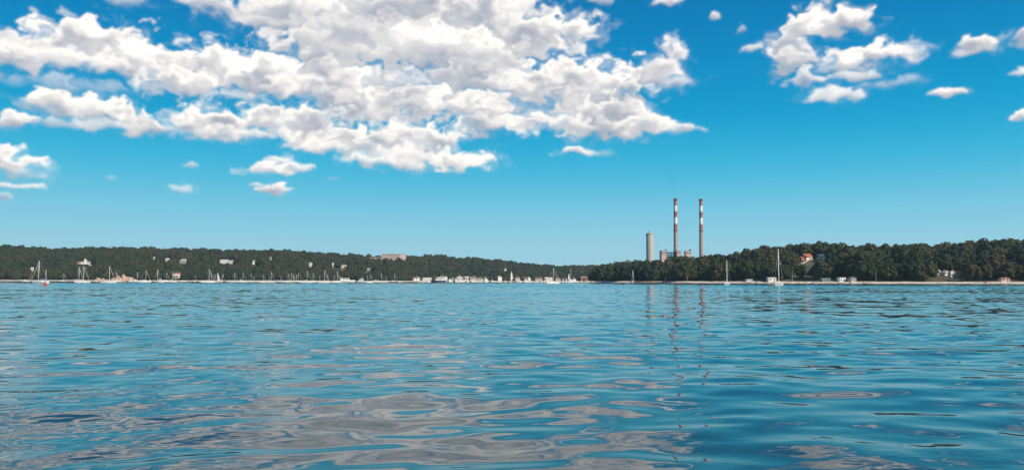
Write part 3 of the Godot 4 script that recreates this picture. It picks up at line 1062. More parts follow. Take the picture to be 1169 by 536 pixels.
	o.scale = Vector3.ONE * 0.82
	part("float", lathe([[0.0, -0.3], [0.72, -0.25], [0.80, 0.15], [0.74, 0.34], [0.0, 0.36]], 20), M.red, o)
	part("body", lathe([[0.55, 0.34], [0.50, 0.75], [0.34, 1.25], [0.26, 1.5], [0.0, 1.55]], 20), M.red, o)
	part("lifting_ring", pole(Vector3(0, 1.5, 0), Vector3(0, 1.78, 0), 0.10, 0.06), M.red, o)

# ---------------------------------------------------------------- buildings
func house(at: Vector3, w: float, h: float, d: float, wall: Material, roof: Material, turn: float, label: String, style := "gable", rise_ := 0.0, called := "house", across := false) -> Node3D:
	var o := thing(called, at, turn, label, "house")
	var up := rise_ if rise_ > 0.0 else d * 0.35
	part("wall", box(w, h + 2.0, d), wall, o, Vector3(0, h / 2 - 1.0, 0))
	var rf: MeshInstance3D
	if style == "flat":
		rf = part("roof", box(w + 0.5, 0.5, d + 0.5), roof, o, Vector3(0, h + 0.25, 0))
	elif style == "hip":
		rf = part("roof", hip(w, d, up), roof, o, Vector3(0, h + 0.01, 0))
	else:
		if across:
			rf = part("roof", gable(d, w, up), roof, o, Vector3(0, h + 0.25, 0))
			rf.rotation.y = PI / 2
			for s in [1.0, -1.0]:
				var st := flat_tool()
				tri(st, Vector3(-w / 2, h, s * (d / 2 - 0.01)), Vector3(0, h + up, s * (d / 2 - 0.01)), Vector3(w / 2, h, s * (d / 2 - 0.01)))
				part("gable_wall", done(st), wall, o)
		else:
			rf = part("roof", gable(w, d, up), roof, o, Vector3(0, h + 0.25, 0))
	if style != "flat":
		part("chimney", box(0.9, up * 0.9 + 1.2, 0.9), M.brick, rf, Vector3(w * 0.22 if not across else 0.6, up * 0.75, -d * 0.08))
	var floors := maxi(1, int(h / 2.9))
	var n := maxi(2, int(w / 3.4))
	for f in floors:
		for i in n:
			if f == 0 and i == n / 2:
				part("door", box(1.1, 2.1, 0.1), M.timber, o, Vector3((i + 0.5) / n * w - w / 2, 1.05, d / 2 + 0.04))
				continue
			var win := part("window", box(1.35, 1.5, 0.1), M.trim, o, Vector3((i + 0.5) / n * w - w / 2, f * 2.9 + 1.65, d / 2 + 0.03))
			part("pane", box(1.1, 1.25, 0.06), M.glass, win, Vector3(0, 0, 0.05))
		for i in maxi(1, int(d / 4.0)):
			var m := maxi(1, int(d / 4.0))
			part("window", box(0.1, 1.4, 1.2), M.glass, o, Vector3(w / 2 + 0.03, f * 2.9 + 1.65, (i + 0.5) / m * d - d / 2))
	return o

func clear_for(at: Vector3, wide: float, front := 400.0, lift := 0.0) -> void:
	# [column, half width in columns, distance, row of the ground, how far in front]
	var col := at.x / -at.z * LENS + MID
	clearings.append([col, wide * 0.5 / -at.z * LENS, -at.z, horizon(col) - (at.y + lift - EYE) / -at.z * LENS, front])

func build_houses() -> void:
	M.trim = paint(0.74, 0.73, 0.70, 0.6)
	M.brick = mottled(Color(0.24, 0.10, 0.07), Color(0.38, 0.19, 0.13), 0.1, 0.5, 0.9, 14)
	M.siding = mottled(Color(0.70, 0.69, 0.65), Color(0.80, 0.79, 0.75), 0.06, 0.2, 0.8, 15)
	M.cream = mottled(Color(0.56, 0.47, 0.34), Color(0.66, 0.57, 0.44), 0.06, 0.2, 0.85, 16)
	M.pinkish = mottled(Color(0.52, 0.38, 0.33), Color(0.62, 0.47, 0.41), 0.06, 0.2, 0.85, 17)
	M.greywall = mottled(Color(0.36, 0.37, 0.37), Color(0.48, 0.48, 0.47), 0.06, 0.2, 0.85, 18)
	M.shingle = mottled(Color(0.12, 0.12, 0.125), Color(0.22, 0.21, 0.21), 0.09, 0.5, 0.9, 19)
	M.brownroof = mottled(Color(0.07, 0.045, 0.035), Color(0.15, 0.10, 0.08), 0.09, 0.5, 0.9, 20)
	M.redroof = mottled(Color(0.30, 0.085, 0.055), Color(0.42, 0.14, 0.09), 0.09, 0.5, 0.85, 21)
	M.tealroof = mottled(Color(0.035, 0.13, 0.16), Color(0.07, 0.20, 0.23), 0.09, 0.5, 0.7, 22)
	M.paleroof = mottled(Color(0.45, 0.45, 0.45), Color(0.58, 0.58, 0.57), 0.09, 0.5, 0.8, 23)
	M.concrete = mottled(Color(0.34, 0.30, 0.26), Color(0.46, 0.41, 0.36), 0.03, 0.06, 0.9, 24)
	# houses on the far, left-hand hill: column, row of the ground, width, wall height, depth, wall, roof, turn, style, label
	var far := [
		[36.3, 309.5, 6, 4, 6, M.siding, M.paleroof, 0.2, "gable", "tiny white house alone among trees above the beach"],
		[175.5, 298.0, 5, 5.5, 7, M.siding, M.paleroof, 0.1, "across", "narrow white gabled house high among the hillside trees"],
		[190.0, 298.5, 9, 3.4, 7, M.greywall, M.paleroof, 0.3, "gable", "low grey house beside the narrow white gabled one"],
		[209.5, 300.0, 12, 4.2, 8, M.greywall, M.paleroof, -0.15, "hip", "wide grey house with pale roof on the hillside"],
		[256.0, 300.5, 15, 4.0, 8, M.siding, M.paleroof, 0.1, "gable", "long white house with pale roof on the hillside"],
		[264.0, 300.3, 7, 3.0, 6, M.siding, M.paleroof, 0.0, "gable", "low white annex beside the long white hillside house"],
		[290.0, 301.5, 7, 4.5, 8, M.siding, M.paleroof, 0.4, "across", "steep-roofed white house above the moorings"],
		[308.3, 296.5, 6, 3.4, 6, M.greywall, M.shingle, 0.2, "gable", "small grey house near the wooded ridge"],
		[354.0, 304.0, 8, 5.0, 8, M.pinkish, M.paleroof, 0.6, "across", "pinkish gabled house among the hillside trees"],
		[380.0, 304.5, 6.5, 5.5, 7, M.siding, M.paleroof, 0.5, "across", "slim white gabled house beside the beige one"],
		[392.5, 306.0, 11, 6.5, 9, M.cream, M.brownroof, 0.25, "across", "large beige gabled house among the hillside trees"],
		[421.5, 309.0, 11, 2.8, 6, M.greywall, M.paleroof, -0.2, "gable", "low grey house below the hospital hill"],
		[437.0, 302.5, 5, 3.4, 6, M.siding, M.shingle, 0.2, "gable", "small white house just below the hospital"],
		[577.0, 309.0, 5, 4.5, 5, M.siding, M.shingle, 0.2, "gable", "small white house in the trees above the church"],
		[486.5, 301.0, 5, 3.5, 6, M.cream, M.brownroof, 0.2, "gable", "small cream house high above the village"]]
	for h in far:
		var at := on_slope(far_ground, FAR_SHORE, h[0], h[1])
		clear_for(at, h[2])
		house(at, h[2], h[3], h[4], h[5], h[6], h[7], h[9], "hip" if h[8] == "hip" else "gable", 0.0, "hillside_house", h[8] == "across")
	# the house with the turret
	var tt := on_slope(far_ground, FAR_SHORE, 97.5, 303.5)
	clear_for(tt, 30.0)
	var th := house(tt + Vector3(0, 2.6, 0), 13.0, 4.6, 9.0, M.siding, M.shingle, 0.05, "large white house with round turret and brown deck on the hillside", "hip", 2.4, "turreted_house")
	part("deck", box(21.0, 0.4, 5.0), M.timber, th, Vector3(-1.5, -0.1, 6.5))
	for i in 8:
		part("deck_post", box(0.4, 6.5, 0.4), M.timber, th, Vector3(-11.5 + i * 2.9, -3.45, 8.6))
	var tu := part("turret", lathe([[2.3, -1.0], [2.3, 7.4], [0.0, 7.4]], 16, false), M.siding, th, Vector3(0.6, 0.0, 3.2))
	part("turret_roof", lathe([[2.6, 7.4], [1.6, 9.2], [0.0, 9.8]], 16), M.paleroof, tu)
	part("wing", box(6.5, 4.0, 7.0), M.greywall, th, Vector3(-9.6, 1.0, 0))
	part("wing_roof", gable(6.5, 7.0, 2.4), M.shingle, th, Vector3(-9.6, 3.25, 0))
	part("terrace_wall", box(10.0, 1.6, 0.8), M.cream, th, Vector3(11.5, -1.2, 5.0))
	# the shore house with the red roof
	var rs := on_slope(far_ground, FAR_SHORE, 202.5, 316.5)
	clear_for(rs, 12.0)
	var rh := house(rs, 10.0, 5.2, 8.0, M.siding, M.redroof, 0.15, "white house with red roof close to the shore behind moored boats", "gable", 2.6, "shore_house")
	part("porch", box(8.0, 0.3, 3.0), M.siding, rh, Vector3(0, 2.9, 5.5))
	for i in 4:
		part("porch_post", box(0.25, 2.9, 0.25), M.siding, rh, Vector3(-3.6 + i * 2.4, 1.45, 6.8))
	# the hospital on the ridge
	var hd := 1800.0
	var hb := level(443.0, 295.0, hd) - 3.0
	var hp := thing("hospital", spot(446.0, hd, hb), -0.06, "long pinkish hospital block standing above the trees on the ridge", "building")
	var px := hd / LENS
	M.hospital = mottled(Color(0.62, 0.46, 0.39), Color(0.72, 0.56, 0.48), 0.06, 0.1, 0.85, 27)
	part("wall", box(24.5 * px, 15.0, 22.0), M.hospital, hp, Vector3(3.0 * px, 4.5, 0))
	part("roof", box(24.9 * px, 0.8, 22.8), M.concrete, hp, Vector3(3.0 * px, 12.4, 0))
	part("side_wing", box(13.5 * px, 9.0, 18.0), M.hospital, hp, Vector3(-16.2 * px, 0.5, 2.0))
	part("side_wing_roof", box(13.8 * px, 0.6, 18.6), M.concrete, hp, Vector3(-16.2 * px, 5.3, 2.0))
	part("stair_tower", box(3.0 * px, 18.0, 12.0), M.hospital, hp, Vector3(1.0 * px, 5.0, 3.0))
	part("end_pavilion", box(7.0 * px, 12.5, 16.0), M.hospital, hp, Vector3(14.0 * px, 4.2, 5.5))
	part("plant_room", box(2.2 * px, 3.4, 6.0), M.greywall, hp, Vector3(1.6 * px, 15.5, 2.0))
	for f in 4:
		for i in 15:
			part("window", box(1.7, 1.6, 0.2), M.glass, hp, Vector3((-8.3 + i * 1.5) * px, 0.6 + f * 3.3, 11.05))
	for f in 2:
		for i in 8:
			part("window", box(1.7, 1.6, 0.2), M.glass, hp, Vector3((-22.0 + i * 1.6) * px, 0.4 + f * 3.0, 11.05))
	clearings.append([443.0, 21.0, hd, 294.5, 400.0])
	# the village at the head of the harbour: column, row of the ground, width, height, depth, wall, roof, turn, style, label
	var vil := [
		[472.5, 319.5, 9, 6, 8, M.siding, M.redroof, 0.3, "across", "white waterfront house with red gabled roof"],
		[476.5, 318.5, 8, 7, 8, M.siding, M.shingle, -0.2, "across", "white waterfront house with grey roof beside the red-roofed one"],
		[487.0, 317.5, 22, 4, 10, M.siding, M.paleroof, 0.05, "gable", "long low white building with pale roof behind the shore"],
		[497.0, 320.5, 16, 6, 12, M.timber, M.brownroof, 0.1, "gable", "big brown waterfront house with wide gabled roof"],
		[503.5, 319.0, 12, 7, 10, M.timber, M.brownroof, 0.2, "across", "brown gabled house next to the big brown one"],
		[509.0, 318.5, 6, 9, 6, M.siding, M.paleroof, 0.1, "hip", "slim white waterfront house with pale hipped roof"],
		[516.0, 320.0, 12, 5, 8, M.greywall, M.shingle, 0.0, "gable", "grey boathouse behind the marina yachts"],
		[524.5, 320.0, 15, 8, 10, M.pinkish, M.paleroof, 0.1, "across", "pinkish gabled hall behind the marina yachts"],
		[532.0, 320.0, 16, 7, 10, M.siding, M.paleroof, -0.1, "gable", "white two-storey building behind the marina yachts"],
		[540.0, 320.0, 15, 7, 10, M.pinkish, M.shingle, 0.1, "gable", "pinkish house with dark roof behind the marina"],
		[548.0, 320.0, 13, 6, 9, M.pinkish, M.shingle, 0.0, "hip", "pinkish hip-roofed house behind the marina"],
		[554.5, 320.0, 12, 7, 9, M.siding, M.shingle, 0.2, "across", "white gabled house at the end of the marina"],
		[569.8, 320.5, 10, 9, 9, M.siding, M.paleroof, 0.15, "across", "tall white gabled house left alone by the trees beside the church"],
		[590.5, 320.0, 11, 8, 9, M.pinkish, M.brownroof, 0.1, "gable", "pinkish house next to the church"],
		[598.5, 319.5, 11, 8, 9, M.pinkish, M.shingle, -0.1, "across", "pinkish gabled house behind the quay"],
		[603.5, 319.5, 9, 7, 9, M.siding, M.paleroof, 0.2, "hip", "white hip-roofed house behind the quay"],
		[615.0, 320.0, 17, 7, 10, M.pinkish, M.brownroof, 0.0, "gable", "long pinkish waterfront building with brown roof"],
		[623.5, 320.0, 15, 6, 10, M.pinkish, M.paleroof, 0.05, "gable", "long pinkish waterfront building with pale roof"],
		[629.0, 319.0, 6, 9, 6, M.siding, M.shingle, 0.1, "hip", "narrow white house behind the sailboat at the quay"],
		[637.0, 319.5, 12, 7, 9, M.pinkish, M.shingle, 0.0, "across", "pinkish gabled house beside the white tower"],
		[644.0, 320.0, 13, 6, 9, M.greywall, M.brownroof, 0.1, "gable", "grey house with brown roof beside the white tower"],
		[655.0, 320.0, 8, 6, 8, M.siding, M.shingle, 0.1, "across", "small white gabled house between tower and brick building"]]
	for h in vil:
		var d: float = curve(FAR_SHORE, h[0]) + 30.0 + 18.0 * fposmod(h[0] * 0.71, 1.0)
		house(spot(h[0], d, far_ground(h[0], d)), h[2] * 0.9, h[3] * 0.95, h[4], h[5], h[6], h[7] * 3.0, h[9], "hip" if h[8] == "hip" else "gable", 0.0, "village_house", h[8] == "across")
	# church
	var cd := curve(FAR_SHORE, 583.5) + 48.0
	var ch := thing("church", spot(583.8, cd, far_ground(583.8, cd)), 0.1, "white church with pointed steeple in the village", "church")
	part("nave", box(9.0, 8.5, 18.0), M.siding, ch, Vector3(0, 3.25, -6.0))
	var cr := part("nave_roof", gable(18.0, 9.0, 4.2), M.shingle, ch, Vector3(0, 7.75, -6.0))
	cr.rotation.y = PI / 2
	part("tower", box(4.2, 13.5, 4.2), M.siding, ch, Vector3(0, 5.75, 4.5))
	part("belfry", box(3.2, 2.6, 3.2), M.siding, ch, Vector3(0, 13.8, 4.5))
	part("steeple", lathe([[1.9, 15.1], [0.9, 18.5], [0.0, 22.0]], 8, false), M.siding, ch, Vector3(0, 0, 4.5))
	part("door", box(1.8, 3.0, 0.15), M.timber, ch, Vector3(0, 1.5, 6.65))
	for x in [-3.2, 3.2]:
		part("window", box(1.1, 3.2, 0.15), M.glass, ch, Vector3(x, 4.2, 3.05))
	# brick building
	var bd := curve(FAR_SHORE, 669.5) + 26.0
	var bb := thing("brick_building", spot(669.5, bd, far_ground(669.5, bd)), 0.12, "flat-roofed orange brick building at the end of the quay", "building")
	part("wall", box(25.0, 11.5, 14.0), M.orangebrick if M.has("orangebrick") else M.brick, bb, Vector3(0, 4.0, 0))
	part("roof", box(25.6, 0.9, 14.6), M.cream, bb, Vector3(0, 10.2, 0))
	part("stair_bay", box(4.0, 10.0, 2.0), M.brownroof, bb, Vector3(-6.0, 4.2, 7.4))
	for f in 3:
		for i in 6:
			part("window", box(1.8, 1.5, 0.2), M.glass, bb, Vector3(-1.8 + i * 2.5, 1.8 + f * 3.0, 7.03))
	# white tower and smaller masts of the quay
	var wt := curve(FAR_SHORE, 649.0) + 20.0
	var tw := thing("white_tower", spot(649.3, wt, far_ground(649.3, wt)), 0.0, "slender white round tower on the quay beside the houses", "tower")
	part("shaft", lathe([[1.7, -0.5], [1.35, 13.0], [0.0, 13.0]], 18), M.white, tw)
	part("gallery", lathe([[0.0, 13.0], [2.0, 13.0], [2.0, 13.4], [0.0, 13.4]], 18, false), M.dark, tw)
	part("lantern", lathe([[1.1, 13.4], [1.1, 15.2], [0.0, 16.4]], 14), M.white, tw)
	var fp := thing("flagpole", spot(651.6, wt - 6.0, far_ground(651.6, wt - 6.0)), 0.0, "tall white flagpole beside the slender white tower", "flagpole")
	part("shaft", pole(Vector3(0, -0.5, 0), Vector3(0, 27.0, 0), 0.35, 0.18), M.white, fp)
	part("finial", lathe([[0.0, 26.9], [0.4, 27.2], [0.4, 27.5], [0.0, 27.8]], 10), M.white, fp)
	part("yard", pole(Vector3(-1.8, 22.5, 0), Vector3(1.8, 22.5, 0), 0.14, 0.14, 6), M.white, fp)
	var td := 2330.0
	var ct := thing("radio_mast", spot(643.5, td, level(643.5, 305.0, td) - 13.5), 0.0, "thin dark radio mast rising from the distant wooded ridge", "mast")
	for a in 3:
		var o := Vector3(cos(a * TAU / 3), 0, sin(a * TAU / 3))
		part("leg", pole(o * 1.3, o * 0.5 + Vector3(0, 28.0, 0), 0.3, 0.2, 5), M.dark, ct)
	for i in 7:
		part("brace", lathe([[1.2 - i * 0.1, 3.5 + i * 3.6], [1.35 - i * 0.1, 3.7 + i * 3.6], [1.2 - i * 0.1, 3.9 + i * 3.6]], 3, false), M.dark, ct)

# ---------------------------------------------------------------- power station
func chimney_stack(col: float, top: float, d: float, label: String) -> void:
	var h := level(col, top, d)
	var g := 14.0
	var o := thing("chimney", spot(col, d, g), 0.0, label, "chimney", "red and white banded chimneys")
	var px := d / LENS
	var bands := [0.0, 7.8, 14.4, 21.6, 28.8, 36.0]
	var total := h - g
	var wide := func(y: float) -> float: return lerpf(3.45, 2.25, clampf(y / total, 0.0, 1.0))
	part("shaft", lathe([[wide.call(0.0), 0.0], [wide.call(total * 0.3), total * 0.3], [wide.call(total - 36.0 * px), total - 36.0 * px]], 32), M.stack, o)
	part("collar", lathe([[wide.call(total - 37.2 * px), total - 37.2 * px], [3.55, total - 37.0 * px], [3.55, total - 36.3 * px], [wide.call(total - 36.0 * px), total - 36.3 * px]], 32, false), M.brownroof, o)
	for i in 5:
		var y0: float = total - bands[i + 1] * px
		var y1: float = total - bands[i] * px
		part("red_band" if i % 2 == 0 else "white_band", lathe([[wide.call(y0), y0], [wide.call(y1), y1]], 32), M.bandred if i % 2 == 0 else M.bandwhite, o)
	part("cap", lathe([[wide.call(total), total - 3.2], [2.95, total - 2.6], [2.95, total - 0.4], [2.4, total + 0.3], [1.8, total + 0.3], [1.8, total - 3.0]], 32, false), M.caprust, o)
	part("platform", lathe([[2.2, total - 17.0 * px], [3.1, total - 17.0 * px], [3.1, total - 16.7 * px], [2.2, total - 16.7 * px]], 24, false), M.dark, o)
	part("ladder", pole(Vector3(-wide.call(0.0) - 0.15, 0, 0.4), Vector3(-wide.call(total) - 0.15, total, 0.4), 0.22, 0.2, 5), M.dark, o)

func build_power_station() -> void:
	M.stack = mottled(Color(0.30, 0.235, 0.22), Color(0.44, 0.365, 0.34), 0.03, 0.05, 0.9, 31)
	M.bandred = mottled(Color(0.34, 0.07, 0.07), Color(0.50, 0.14, 0.13), 0.03, 0.06, 0.7, 32)
	M.bandwhite = mottled(Color(0.68, 0.66, 0.66), Color(0.82, 0.81, 0.80), 0.03, 0.06, 0.7, 33)
	M.caprust = paint(0.20, 0.05, 0.05, 0.8)
	M.silo = mottled(Color(0.43, 0.39, 0.35), Color(0.55, 0.50, 0.46), 0.03, 0.04, 0.9, 34)
	chimney_stack(771.9, 226.4, 1230.0, "red and white banded chimney beside the plain concrete tower, nearer to it")
	chimney_stack(801.1, 226.8, 1250.0, "red and white banded chimney farther from the plain concrete tower")
	var d := 1200.0
	var px := d / LENS
	var h := level(742.2, 266.6, d) - 12.0
	var o := thing("concrete_tower", spot(742.2, d, 12.0), 0.0, "squat plain beige concrete tower with small flue on top", "tower")
	part("shaft", lathe([[5.7, 0.0], [5.45, h * 0.5], [5.35, h - 1.0], [5.2, h], [0.0, h]], 36), M.silo, o)
	part("rim", lathe([[5.4, h - 1.4], [5.7, h - 1.3], [5.7, h + 0.3], [5.0, h + 0.35]], 36, false), M.concrete, o)
	part("flue", lathe([[1.25, h], [1.25, h + 4.4], [0.9, h + 4.4], [0.9, h + 3.0]], 20, false), M.concrete, o)
	for i in 4:
		part("joint_ring", lathe([[5.55, h * (0.18 + 0.2 * i)], [5.66, h * (0.18 + 0.2 * i) + 0.15], [5.55, h * (0.18 + 0.2 * i) + 0.3]], 36, false), M.concrete, o)
	# boiler houses
	var b0 := 20.0
	var rows := [
		[757.0, 286.6, 5.2, 18.0, M.pinkish, "pinkish boiler house between the concrete tower and a chimney"],
		[774.2, 286.2, 4.6, 18.0, M.pinkish, "narrow pinkish boiler house at the foot of a banded chimney"],
		[785.2, 286.8, 5.6, 16.0, M.pinkish, "small pinkish plant building between the two banded chimneys"]]
	for r in rows:
		var top := level(r[0], r[1], 1215.0)
		var p := thing("boiler_house", spot(r[0], 1215.0, b0), 0.0, r[5], "building")
		part("wall", box(r[2] * px, top - b0, r[3]), r[4], p, Vector3(0, (top - b0) / 2, 0))
		part("roof", box(r[2] * px + 0.6, 0.7, r[3] + 0.6), M.concrete, p, Vector3(0, top - b0 + 0.35, 0))
		for i in 2:
			part("louvre", box(r[2] * px * 0.3, 1.6, 0.2), M.dark, p, Vector3((i - 0.5) * r[2] * px * 0.45, top - b0 - 3.0, r[3] / 2 + 0.05))
	var top := level(765.0, 287.6, 1218.0)
	var f := thing("open_boiler_plant", spot(765.0, 1222.0, b0), 0.0, "dark open steel boiler frame with short flues between buildings", "building")
	part("deck", box(11.5 * px, 1.2, 14.0), M.steel if M.has("steel") else M.dark, f, Vector3(0, top - b0 - 0.6, 0))
	part("deck", box(11.5 * px, 1.0, 14.0), M.dark, f, Vector3(0, top - b0 - 4.6, 0))
	part("hopper", box(9.0 * px, 3.2, 9.0), M.greywall, f, Vector3(0, top - b0 - 8.0, 0))
	for i in 6:
		part("column", box(0.8, top - b0, 0.8), M.dark, f, Vector3((-5.4 + i * 2.16) * px, (top - b0) / 2, 6.4))
		part("column", box(0.8, top - b0, 0.8), M.dark, f, Vector3((-5.4 + i * 2.16) * px, (top - b0) / 2, -6.4))
	part("flue", lathe([[0.9, top - b0], [0.9, top - b0 + 4.8], [0.0, top - b0 + 4.8]], 14), M.dark, f, Vector3(-4.4 * px, 0, 0))
	var e := thing("vent_stack", spot(788.2, 1210.0, b0), 0.0, "short dark vent stack beside the small pinkish plant building", "chimney")
	var vt := level(788.2, 284.3, 1210.0) - b0
	part("shaft", lathe([[1.3, 0.0], [1.1, vt - 1.5]], 16), M.dark, e)
	part("cowl", lathe([[1.1, vt - 1.5], [1.7, vt - 1.2], [1.7, vt - 0.4], [0.0, vt]], 16), M.dark, e)

func build_smoke() -> void:
	var top := spot(771.9, 1230.0, level(771.9, 226.4, 1230.0))
	var o := thing("smoke_plume", top, 0.0, "faint grey smoke plume leaving a banded chimney", "smoke")
	for p in [[0.0, 3.0, 4.0, 9.0, 0.010], [-1.0, 12.0, 6.0, 18.0, 0.007], [-4.0, 26.0, 10.0, 24.0, 0.004], [-10.0, 42.0, 18.0, 30.0, 0.002]]:
		var f := FogVolume.new()
		f.name = "smoke_puff"
		f.shape = RenderingServer.FOG_VOLUME_SHAPE_ELLIPSOID
		f.size = Vector3(p[2], p[3], p[2])
		var m := FogMaterial.new()
		m.density = p[4]
		m.albedo = Color(0.45, 0.45, 0.47)
		f.material = m
		o.add_child(f, true)
		f.position = Vector3(p[0], p[1], 0)

# ---------------------------------------------------------------- near shore
func build_near_shore() -> void:
	# houses on the near hill
	var near := [
		[718.0, 299.6, 10.5, 2.6, 7, M.cream, M.paleroof, 0.1, "gable", "low cream house on the crest below the concrete tower"],
		[700.5, 310.5, 4, 2.6, 5, M.siding, M.shingle, 0.2, "gable", "tiny white house low on the wooded slope"],
		[938.5, 297.5, 9.5, 4.2, 7, M.siding, M.tealroof, -0.1, "gable", "white house with blue-green roof on the hillside"],
		[1070.0, 313.5, 3.6, 2.6, 4, M.siding, M.paleroof, 0.1, "gable", "small white house at the edge of the hillside cluster"],
		[1079.0, 314.5, 4.2, 2.6, 4, M.siding, M.paleroof, 0.3, "across", "white gabled house in the middle of the hillside cluster"],
		[1086.8, 316.0, 4.2, 4.0, 4, M.siding, M.paleroof, 0.0, "hip", "tall white house of the hillside cluster"],
		[1094.5, 315.0, 5.0, 2.6, 4, M.pinkish, M.redroof, 0.1, "gable", "pinkish low house of the hillside cluster"],
		[1145.0, 295.5, 3.0, 2.6, 3, M.siding, M.paleroof, 0.1, "gable", "tiny white house high in the wood"],
		[1161.5, 297.5, 3.0, 2.6, 3, M.siding, M.paleroof, 0.3, "across", "tiny white gabled house high in the wood"]]
	for h in near:
		var at := on_slope(near_ground, NEAR_SHORE, h[0], h[1])
		clear_for(at, h[2])
		house(at, h[2], h[3], h[4], h[5], h[6], h[7], h[9], "hip" if h[8] == "hip" else "gable", 0.0, "hillside_house", h[8] == "across")
	var rr := on_slope(near_ground, NEAR_SHORE, 921.5, 297.0)
	clear_for(rr + Vector3(-2, 0, 0), 17.0)
	clear_for(spot(920.0, -rr.z - 24.0, near_ground(920.0, -rr.z - 24.0)), 18.0)
	var rh := house(rr, 9.5, 3.6, 6.5, M.pinkish, M.redroof, 0.35, "house with wide terracotta roof and white gable on the hillside", "gable", 3.0, "red_roofed_house")
	part("front_gable", box(3.4, 3.2, 2.0), M.siding, rh, Vector3(-3.0, 1.6, 3.9))
	part("front_gable_roof", gable(3.4, 3.0, 1.4), M.redroof, rh, Vector3(-3.0, 3.45, 3.9))
	part("garage", box(5.0, 3.0, 5.0), M.brick, rh, Vector3(-7.6, 0.6, 1.0))
	part("garage_roof", gable(5.0, 5.0, 1.4), M.redroof, rh, Vector3(-7.6, 2.35, 1.0))
	# the flight of steps down the grass bank
	var s0 := rr + Vector3(0.2, 0.0, 7.0)
	var sw := thing("stairway", s0, 0.0, "pale concrete stairway running down the grassy bank below the red roof", "stairs")
	for i in 14:
		var k := i / 13.0
		var col := 921.5 - 6.5 * k
		var dd := -s0.z - 30.0 * k
		var p := spot(col, dd, near_ground(col, dd) + 0.45)
		part("step", box(1.5, 0.7, 2.6), M.concrete_pale, sw, p - s0)
	# sheds and houses at the back of the beach
	var back := [
		[855.0, 321.8, 5.2, 2.0, 4, M.siding, M.paleroof, 0.0, "flat", "flat white shed at the back of the beach"],
		[880.5, 322.2, 7.2, 2.9, 5, M.siding, M.paleroof, 0.1, "gable", "white shed with pale gabled roof beside the tall moored sailboat"],
		[942.0, 321.4, 7.4, 2.9, 5, M.greenwall, M.greenwall, 0.0, "flat", "flat grey-green building in the shade behind the beach"],
		[960.5, 321.4, 5.8, 3.4, 5, M.siding, M.paleroof, 0.1, "flat", "white beach house with dark windows behind the sand"],
		[972.5, 321.4, 5.0, 3.0, 5, M.greywall, M.shingle, 0.2, "gable", "grey shed next to the white beach house"]]
	for h in back:
		var d: float = curve(NEAR_SHORE, h[0]) + 12.5
		clear_for(spot(h[0], d), h[2])
		house(spot(h[0], d, near_ground(h[0], d)), h[2], h[3], h[4], h[5], h[6], h[7], h[9], h[8], 0.9, "shore_house")
	# the brown hut and its fence on the beach
	var bd := curve(NEAR_SHORE, 1140.0) + 12.0
	clear_for(spot(1138.0, bd), 26.0)
	var hut := house(spot(1146.0, bd, near_ground(1146.0, bd)), 7.0, 2.4, 4.0, M.pinkish, M.brick, 0.1, "low brown beach hut beside a sandy bank", "gable", 0.9, "beach_hut")
	var fence := thing("beach_fence", spot(1131.0, bd - 1.5, near_ground(1131.0, bd - 1.5)), 0.0, "weathered timber fence on the sand beside the brown hut", "fence")
	for i in 12:
		part("post", box(0.18, 1.5, 0.18), M.timber, fence, Vector3(-6.0 + i * 1.05, 0.5, 0))
	for y in [0.55, 0.95]:
		part("rail", box(11.8, 0.22, 0.08), M.timber, fence, Vector3(-0.2, y, 0.13))
	# timber pier along the shore
	var pd := curve(NEAR_SHORE, 746.0) - 6.0
	var pier := thing("timber_pier", spot(746.0, pd), 0.04, "long low brown timber pier along the sandy shore", "pier")
	var half := 24.0 / LENS * pd
	var planks := 60
	for i in planks:
		part("plank", box(half * 2.0 / planks * 0.92, 0.16, 4.2), M.timber, pier, Vector3((i + 0.5) / planks * half * 2.0 - half, 1.30 + 0.02 * sin(i * 2.1), 0))
	for z in [-1.7, 1.7]:
		part("stringer", box(half * 2.0, 0.4, 0.3), M.timber, pier, Vector3(0, 1.0, z))
		part("handrail", box(half * 2.0, 0.14, 0.14), M.timber, pier, Vector3(0, 2.35, z * 1.15))
		for i in 16:
			part("pile", pole(Vector3(0, -1.5, 0), Vector3(0, 2.4, 0), 0.2, 0.17, 7), M.timber, pier, Vector3(-half + 0.4 + i * (half * 2.0 - 0.8) / 15.0, 0, z * 1.15))
	# lamp posts on the near shore
	var lamp0: Node3D = null
	for l in [[759.5, 316.5, "at the landward end of the timber pier"], [784.5, 314.5, "on the sand beside the pier"], [904.5, 309.0, "below the stairway"], [1000.0, 311.0, "beside the grey shed"]]:
		var d := curve(NEAR_SHORE, l[0]) + 8.0
		var y := near_ground(l[0], d)
		var hh := level(l[0], l[1], d) - y
		var label: String = "slim grey lamp post standing " + l[2]
		var o: Node3D = thing("lamp_post", spot(l[0], d, y), 0.0, label, "lamp post", "lamp posts along the shore")
		part("shaft", pole(Vector3(0, -0.4, 0), Vector3(0, hh - 0.2, 0), 0.16, 0.09), M.greywall, o)
		part("arm", pole(Vector3(0, hh - 0.3, 0), Vector3(0, hh, 1.3), 0.07, 0.06, 6), M.greywall, o)
		part("lamp_head", box(0.35, 0.22, 0.8), M.trim, o, Vector3(0, hh + 0.02, 1.6))
	# aerial on the right-hand crest
	var ad := 890.0
	var ae := thing("radio_mast", spot(1102.5, ad, near_ground(1102.5, ad) - 1.0), 0.0, "short thin aerial mast rising from the near wooded crest", "mast")
	part("shaft", pole(Vector3.ZERO, Vector3(0, level(1102.5, 269.0, ad) - near_ground(1102.5, ad) + 1.0, 0), 0.28, 0.12), M.greywall, ae)
	part("yard", pole(Vector3(-1.2, 13.0, 0), Vector3(1.2, 13.0, 0), 0.1, 0.1, 5), M.greywall, ae)

